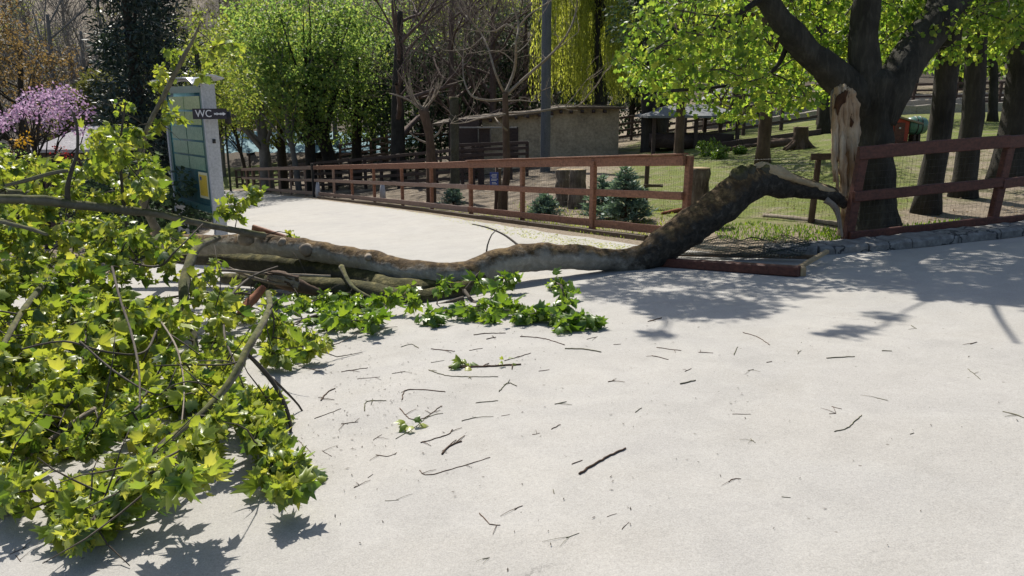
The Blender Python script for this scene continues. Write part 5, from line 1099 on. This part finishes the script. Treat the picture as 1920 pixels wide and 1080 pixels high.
railfence(640, 47, 900, 40, 2.0, 'taller dark paddock fence at the back of the enclosure', 6, 9)
railfence(445, 49, 600, 44, 1.2, 'dark picket fence beyond the far end of the long rail fence', 3, 14)
railfence(1320, 31, 1600, 33, 1.7, 'tall thin post fence crossing the lawn behind the rooted stump', 2, 5)
railfence(1560, 44, 2000, 40, 1.3, 'dark paddock fence along the far terrace at the right', 4, 12)
railfence(1150, 40, 1420, 40, 1.3, 'dark fence behind the open shelter', 4, 9)
# open shelter
def shelter(px0, px1, pyr, pye, D, lab, deep=3.):
    a = GD((px0+px1)/2, D); e = empty('open_shelter', tuple(a), lab, 'shelter'); zr_, ze = ZP(pyr, D+deep/2), ZP(pye, D); x0, x1 = PX(px0, D, ze), PX(px1, D, ze)
    mb = MB(); mb.v = [(x0, D, ze), (x1, D, ze), (x1, D+deep, ze), (x0, D+deep, ze), (x0*.7+x1*.3, D+deep/2, zr_), (x0*.3+x1*.7, D+deep/2, zr_)]; mb.v += [(x, y, z-.08) for x, y, z in mb.v]
    mb.f = [(0, 1, 5, 4), (1, 2, 5), (2, 3, 4, 5), (3, 0, 4), (6, 10, 11, 7), (7, 11, 8), (8, 11, 10, 9), (9, 10, 6), (0, 6, 7, 1), (1, 7, 8, 2), (2, 8, 9, 3), (3, 9, 6, 0)]; mb.build('roof', M['roof_grey'], e, smooth=False)
    for x in (x0+.3, x1-.3, (x0+x1)/2):
        for y in (D+.3, D+deep-.3): MB().beam((x, y, zt(x, y)-.1), (x, y, ze-.03), .13, .13, up=Vector((1, 0, 0))).build('post', M['wood_dark'], e)
    MB().box(((x0+x1)/2, D+deep/2, zt((x0+x1)/2, D)+.25), (x1-x0)*.8, deep*.7, .5).build('manger', M['wood_dark'], e)
shelter(1215, 1405, 196, 217, 28, 'open animal shelter with a wide low grey roof in the shade')
shelter(1325, 1440, 165, 190, 44, 'farther open shelter with a grey roof among the maple leaves')
# red playhouse, barrel
Dk = 22.2; a = GD(1680, Dk); e = empty('red_coop', tuple(a), 'small red plank coop with a lean-to roof right of the big maple', 'coop')
z0, z1, z2 = ZP(268, Dk), ZP(218, Dk), ZP(228, Dk); x0, x1 = PX(1664, Dk, 0), PX(1697, Dk, 0); mb = MB()
mb.v = [(x0, Dk, z0), (x1, Dk, z0), (x1, Dk+.8, z0), (x0, Dk+.8, z0), (x0, Dk, z1), (x1, Dk, z2), (x1, Dk+.8, z2), (x0, Dk+.8, z1)]; mb.f = [(0, 1, 5, 4), (1, 2, 6, 5), (2, 3, 7, 6), (3, 0, 4, 7), (4, 5, 6, 7), (0, 3, 2, 1)]; mb.build('wall', M['red_plank'], e, smooth=False)
MB().beam((x0-.08, Dk+.4, z1+.05), (x1+.35, Dk+.4, z2-.06), .05, 1.0).build('roof', M['bark_pale'], e)
MB().box(((x0+x1)/2-.02, Dk-.01, (z0+z2)/2), .30, .03, .55).build('door', M['fence_dark'], e, smooth=False); MB().box(((x0+x1)/2-.02, Dk-.03, (z0+z2)/2+.12), .05, .03, .05).build('knob', M['white_paint'], e)
MB().beam((x0, Dk-.05, z0-.02), (PX(1742, Dk, 0), Dk-.05, z0-.02), .14, .14).build('base_beam', M['fence_dark'], e)
a = Vector((PX(1715, Dk, 0), Dk+.2, z0)); e = empty('green_barrel', tuple(a), 'green barrel lying on its side on a stand beside the red coop', 'barrel')
bz = ZP(236, Dk); R_ = .27; xa, xb = PX(1699, Dk, 0), PX(1733, Dk, 0)
MB().tube([(xa, Dk+.2, bz), (xa+.03, Dk+.2, bz), (xa+.2, Dk+.2, bz), (xb-.2, Dk+.2, bz), (xb-.03, Dk+.2, bz), (xb, Dk+.2, bz)], [R_*.7, R_*.85, R_, R_, R_*.85, R_*.7], 20).build('body', M['barrel_green'], e)
for x in (xa+.2, xb-.2):
    MB().tube([(x-.012, Dk+.2, bz), (x+.012, Dk+.2, bz)], [R_*1.04, R_*1.04], 20).build('hoop', M['black_paint'], e)
    MB().beam((x, Dk+.2, z0-.1), (x, Dk+.2, bz-R_+.02), .07, .3, up=Vector((1, 0, 0))).build('stand', M['wood_dark'], e)
# terrace walls on the far right
for i, (px0, D0_, px1, D1_, h, lab) in enumerate(((1380, 36, 1990, 37, .35, 'low pale stone terrace wall nearest behind the red coop'), (1300, 41, 2040, 42, .4, 'second pale stone terrace wall up the slope'), (1560, 46, 2090, 47, .5, 'highest pale stone terrace wall below the far trees'))):
    mb = MB(); a = GD(px0, D0_); b = GD(px1, D1_); prev = None
    for k in range(25):
        t = k/24; q = a.lerp(b, t); q.z = zt(q.x, q.y)+h*.5+.04*noise.noise(Vector((k, i, 0)))
        if prev is not None: mb.beam(prev, q, h+.1, .35, .03, .02)
        prev = q
    tag(origin_to(mb.build('terrace_wall', M['stone_wall']), a), lab, 'wall')
for px, D, r_, lab in ((1345, 22.5, .32, 'round bright green shrub left on the lawn edge by the shelter'), (1328, 24, .4, 'round green shrub behind its brighter neighbour on the lawn edge'), (1388, 23.5, .16, 'tiny green tuft shrub between the round shrubs and the slender trunk')):
    b = GD(px, D); tree('round_shrub', lab, 'shrub', b, [(0, 0, -.05), (0, 0, .1), (0, 0, r_)], [.03, .02, .01], 'bark', ell(b+Vector((0, 0, r_*.7)), r_, r_, r_*.7, 30, .3), 'leaf_fallen_green', .06, 30, QUADS, .08, None, 5)
for px, D in ((597, 30), (718, 26)):
    b = GD(px, D); o = MB().tube([b, b+Vector((0, 0, .3)), b+Vector((0, 0, .62))], [.11, .10, .05], 10).build('white_marker', M['white_paint']); tag(origin_to(o, b), 'slim white marker cone behind the fence, %s' % ('nearest the black fence post' if px < 600 else 'below the big dark bare tree'), 'marker')
# ------------------------------------------------------------------ wooded hillside
proto = []
for v in range(3):
    mb = MB(); tips = []; base = Vector((0, 0, -100-v*0)); 
    mb.tube([(0, 0, -.3), (.1, 0, 3), (0, .1, 6), (.2, 0, 9)], [.22, .17, .13, .05], 8, .1, 2, step=.6)
    tm = bpy.data.meshes.new('trunk'); tm.from_pydata(mb.v, [], mb.f); tm.materials.append(M['bark_grey']); mb = MB()
    for i in range(10): a = random.uniform(0, 6.28); grow(mb, Vector((0, 0, 2.0+6*i/10)), Vector((math.cos(a), math.sin(a), .7)).normalized(), 2.0, .06, 4, tips, .22, .7, (2, 3), .15, 4, .012)
    bm_ = bpy.data.meshes.new('branches'); bm_.from_pydata(mb.v, [], mb.f); bm_.materials.append(M['bark_grey' if v != 1 else 'bark_reddish'])
    ps, ti, nr, sz = clump_leaves(random.sample(tips, min(260, len(tips))), .35, 10, .13); lo = leaves('young_leaves', M['leaf_olive' if v != 2 else 'leaf_mid'], None, ps, ti, nr, sz, QUADS); lm_ = lo.data; bpy.data.objects.remove(lo); proto.append((tm, bm_, lm_))
hc = 0
for row, (D, n) in enumerate(((58, 13), (68, 16), (80, 18), (94, 20), (112, 20))):
    for i in range(n):
        px = -120+2200*(i+random.uniform(.1, .9))/n
        if D < 60 and px > 1500: continue
        b = GD(px, D+random.uniform(-4, 4)); v = random.randrange(3); e = empty('woodland_tree', tuple(b), 'thin grey woodland tree among many on the far wooded slope', 'tree', 'woodland trees on the far slope')
        s_ = random.uniform(.8, 1.25); e.rotation_euler = (0, 0, random.uniform(0, 6.28)); e.scale = (s_, s_, s_)
        for nm_, me in zip(('trunk', 'branches', 'young_leaves'), proto[v]):
            if nm_ == 'young_leaves' and (px < 250 and random.random() < .5): continue
            o = link(bpy.data.objects.new(nm_, me)); o.parent = e
# ------------------------------------------------------------------ grass
def grass(poly, n, h, name, label=None, lm='leaf_fallen_green'):
    ps = [];
    for x, y in sample(poly, n): g = G(x, y); ps.append((g.x, g.y, g.z-.005))
    N = len(ps); tp_ = np.array([0, 0, 1.])+rvec(N)*.45; o = leaves(name, M[lm], None, ps, tp_, rvec(N)+np.array([0, -.5, 0]), h*(.4+.9*rng.random(N)), NARROW); tag(o, kind='stuff'); tag(o, label, 'grass'); return o
grass([(1330, 425), (1420, 418), (1500, 430), (1480, 455), (1350, 450)], 1300, .06, 'grass', 'bright green grass tuft on the bare soil left of the big maple')
grass([(1490, 425), (1575, 430), (1575, 455), (1500, 455)], 500, .07, 'grass', 'green grass tuft right at the foot of the right fence post')
grass([(1240, 310), (1560, 300), (1575, 400), (1420, 400), (1240, 395)], 4200, .035, 'grass', 'short yellow green lawn behind the raised fallen limb', 'leaf_olive')
grass([(660, 372), (880, 405), (1100, 440), (1200, 452), (1230, 440), (1100, 425), (880, 395)], 1800, .05, 'grass', 'sparse grass along the foot of the long fence', 'leaf_mid')
grass([(960, 380), (1270, 395), (1240, 430), (1120, 432), (980, 405)], 1800, .06, 'grass', 'green grass around the small spruces behind the fence', 'leaf_mid')
grass([(1690, 425), (1800, 415), (1800, 432), (1690, 440)], 350, .07, 'grass', 'thin grass behind the kerb at the right')
# litter along the path edge
lt = []
for x, y in sample([(650, 378), (880, 412), (1100, 452), (1230, 470), (1150, 476), (1000, 452), (800, 405)], 900): g = G(x, y); lt.append((g.x, g.y, g.z+.018))
N = len(lt); o = leaves('leaf_litter', M['leaf_willow'], None, lt, rvec(N)*np.array([1, 1, .1]), np.tile([0, 0, 1.], (N, 1))+rvec(N)*.25, .035*(.5+rng.random(N)), QUADS); tag(o, 'yellowish fallen catkins and leaf scraps strewn along the path edge', 'litter', kind='stuff')
lt = []
for _ in range(5200):
    x = random.uniform(-14, 14); y = random.uniform(9.5, 30); d = (x-2.49)*.883+(y-10.75)*.469; e_ = (y-9.75)-.36*max(0, x-5)
    if min(d, e_) > .2: lt.append((x, y, zt(x, y)+.05*noise.noise(Vector((x*.6, y*.6, 0)))+.02*noise.noise(Vector((x*2.5, y*2.5, 3)))+.02))
N = len(lt); o = leaves('leaf_litter', M['leaf_orange'], None, lt, rvec(N)*np.array([1, 1, .1]), np.tile([0, 0, 1.], (N, 1))+rvec(N)*.4, .05*(.5+rng.random(N)), QUADS); tag(o, 'dry brown leaves scattered over the enclosure ground', 'litter', kind='stuff')

# fine debris of the break: bark flakes and bud scales in drifts
db = []
for cx, cy, sx_, sy_, n in ((760, 720, 110, 60, 260), (680, 800, 70, 80, 160), (620, 700, 60, 60, 160), (900, 640, 120, 40, 200), (1200, 560, 140, 40, 160), (520, 900, 60, 60, 100), (1000, 800, 300, 140, 170), (1400, 700, 260, 100, 120), (1330, 530, 90, 16, 120)):
    for _ in range(n):
        x, y = random.gauss(cx, sx_), random.gauss(cy, sy_)
        if 500 < y < 1075 and x > 430: g = G(x, y); db.append((g.x, g.y, .06*g.x-.052*g.y+.016))
N = len(db); o = leaves('debris', M['bark_twig'], None, db, rvec(N)*np.array([1, 1, .05]), np.tile([0, 0, 1.], (N, 1))+rvec(N)*.15, .022*(.3+1.0*rng.random(N)**2), NARROW); tag(o, 'fine dark bark flakes strewn in drifts over the pale asphalt', 'debris', kind='stuff')
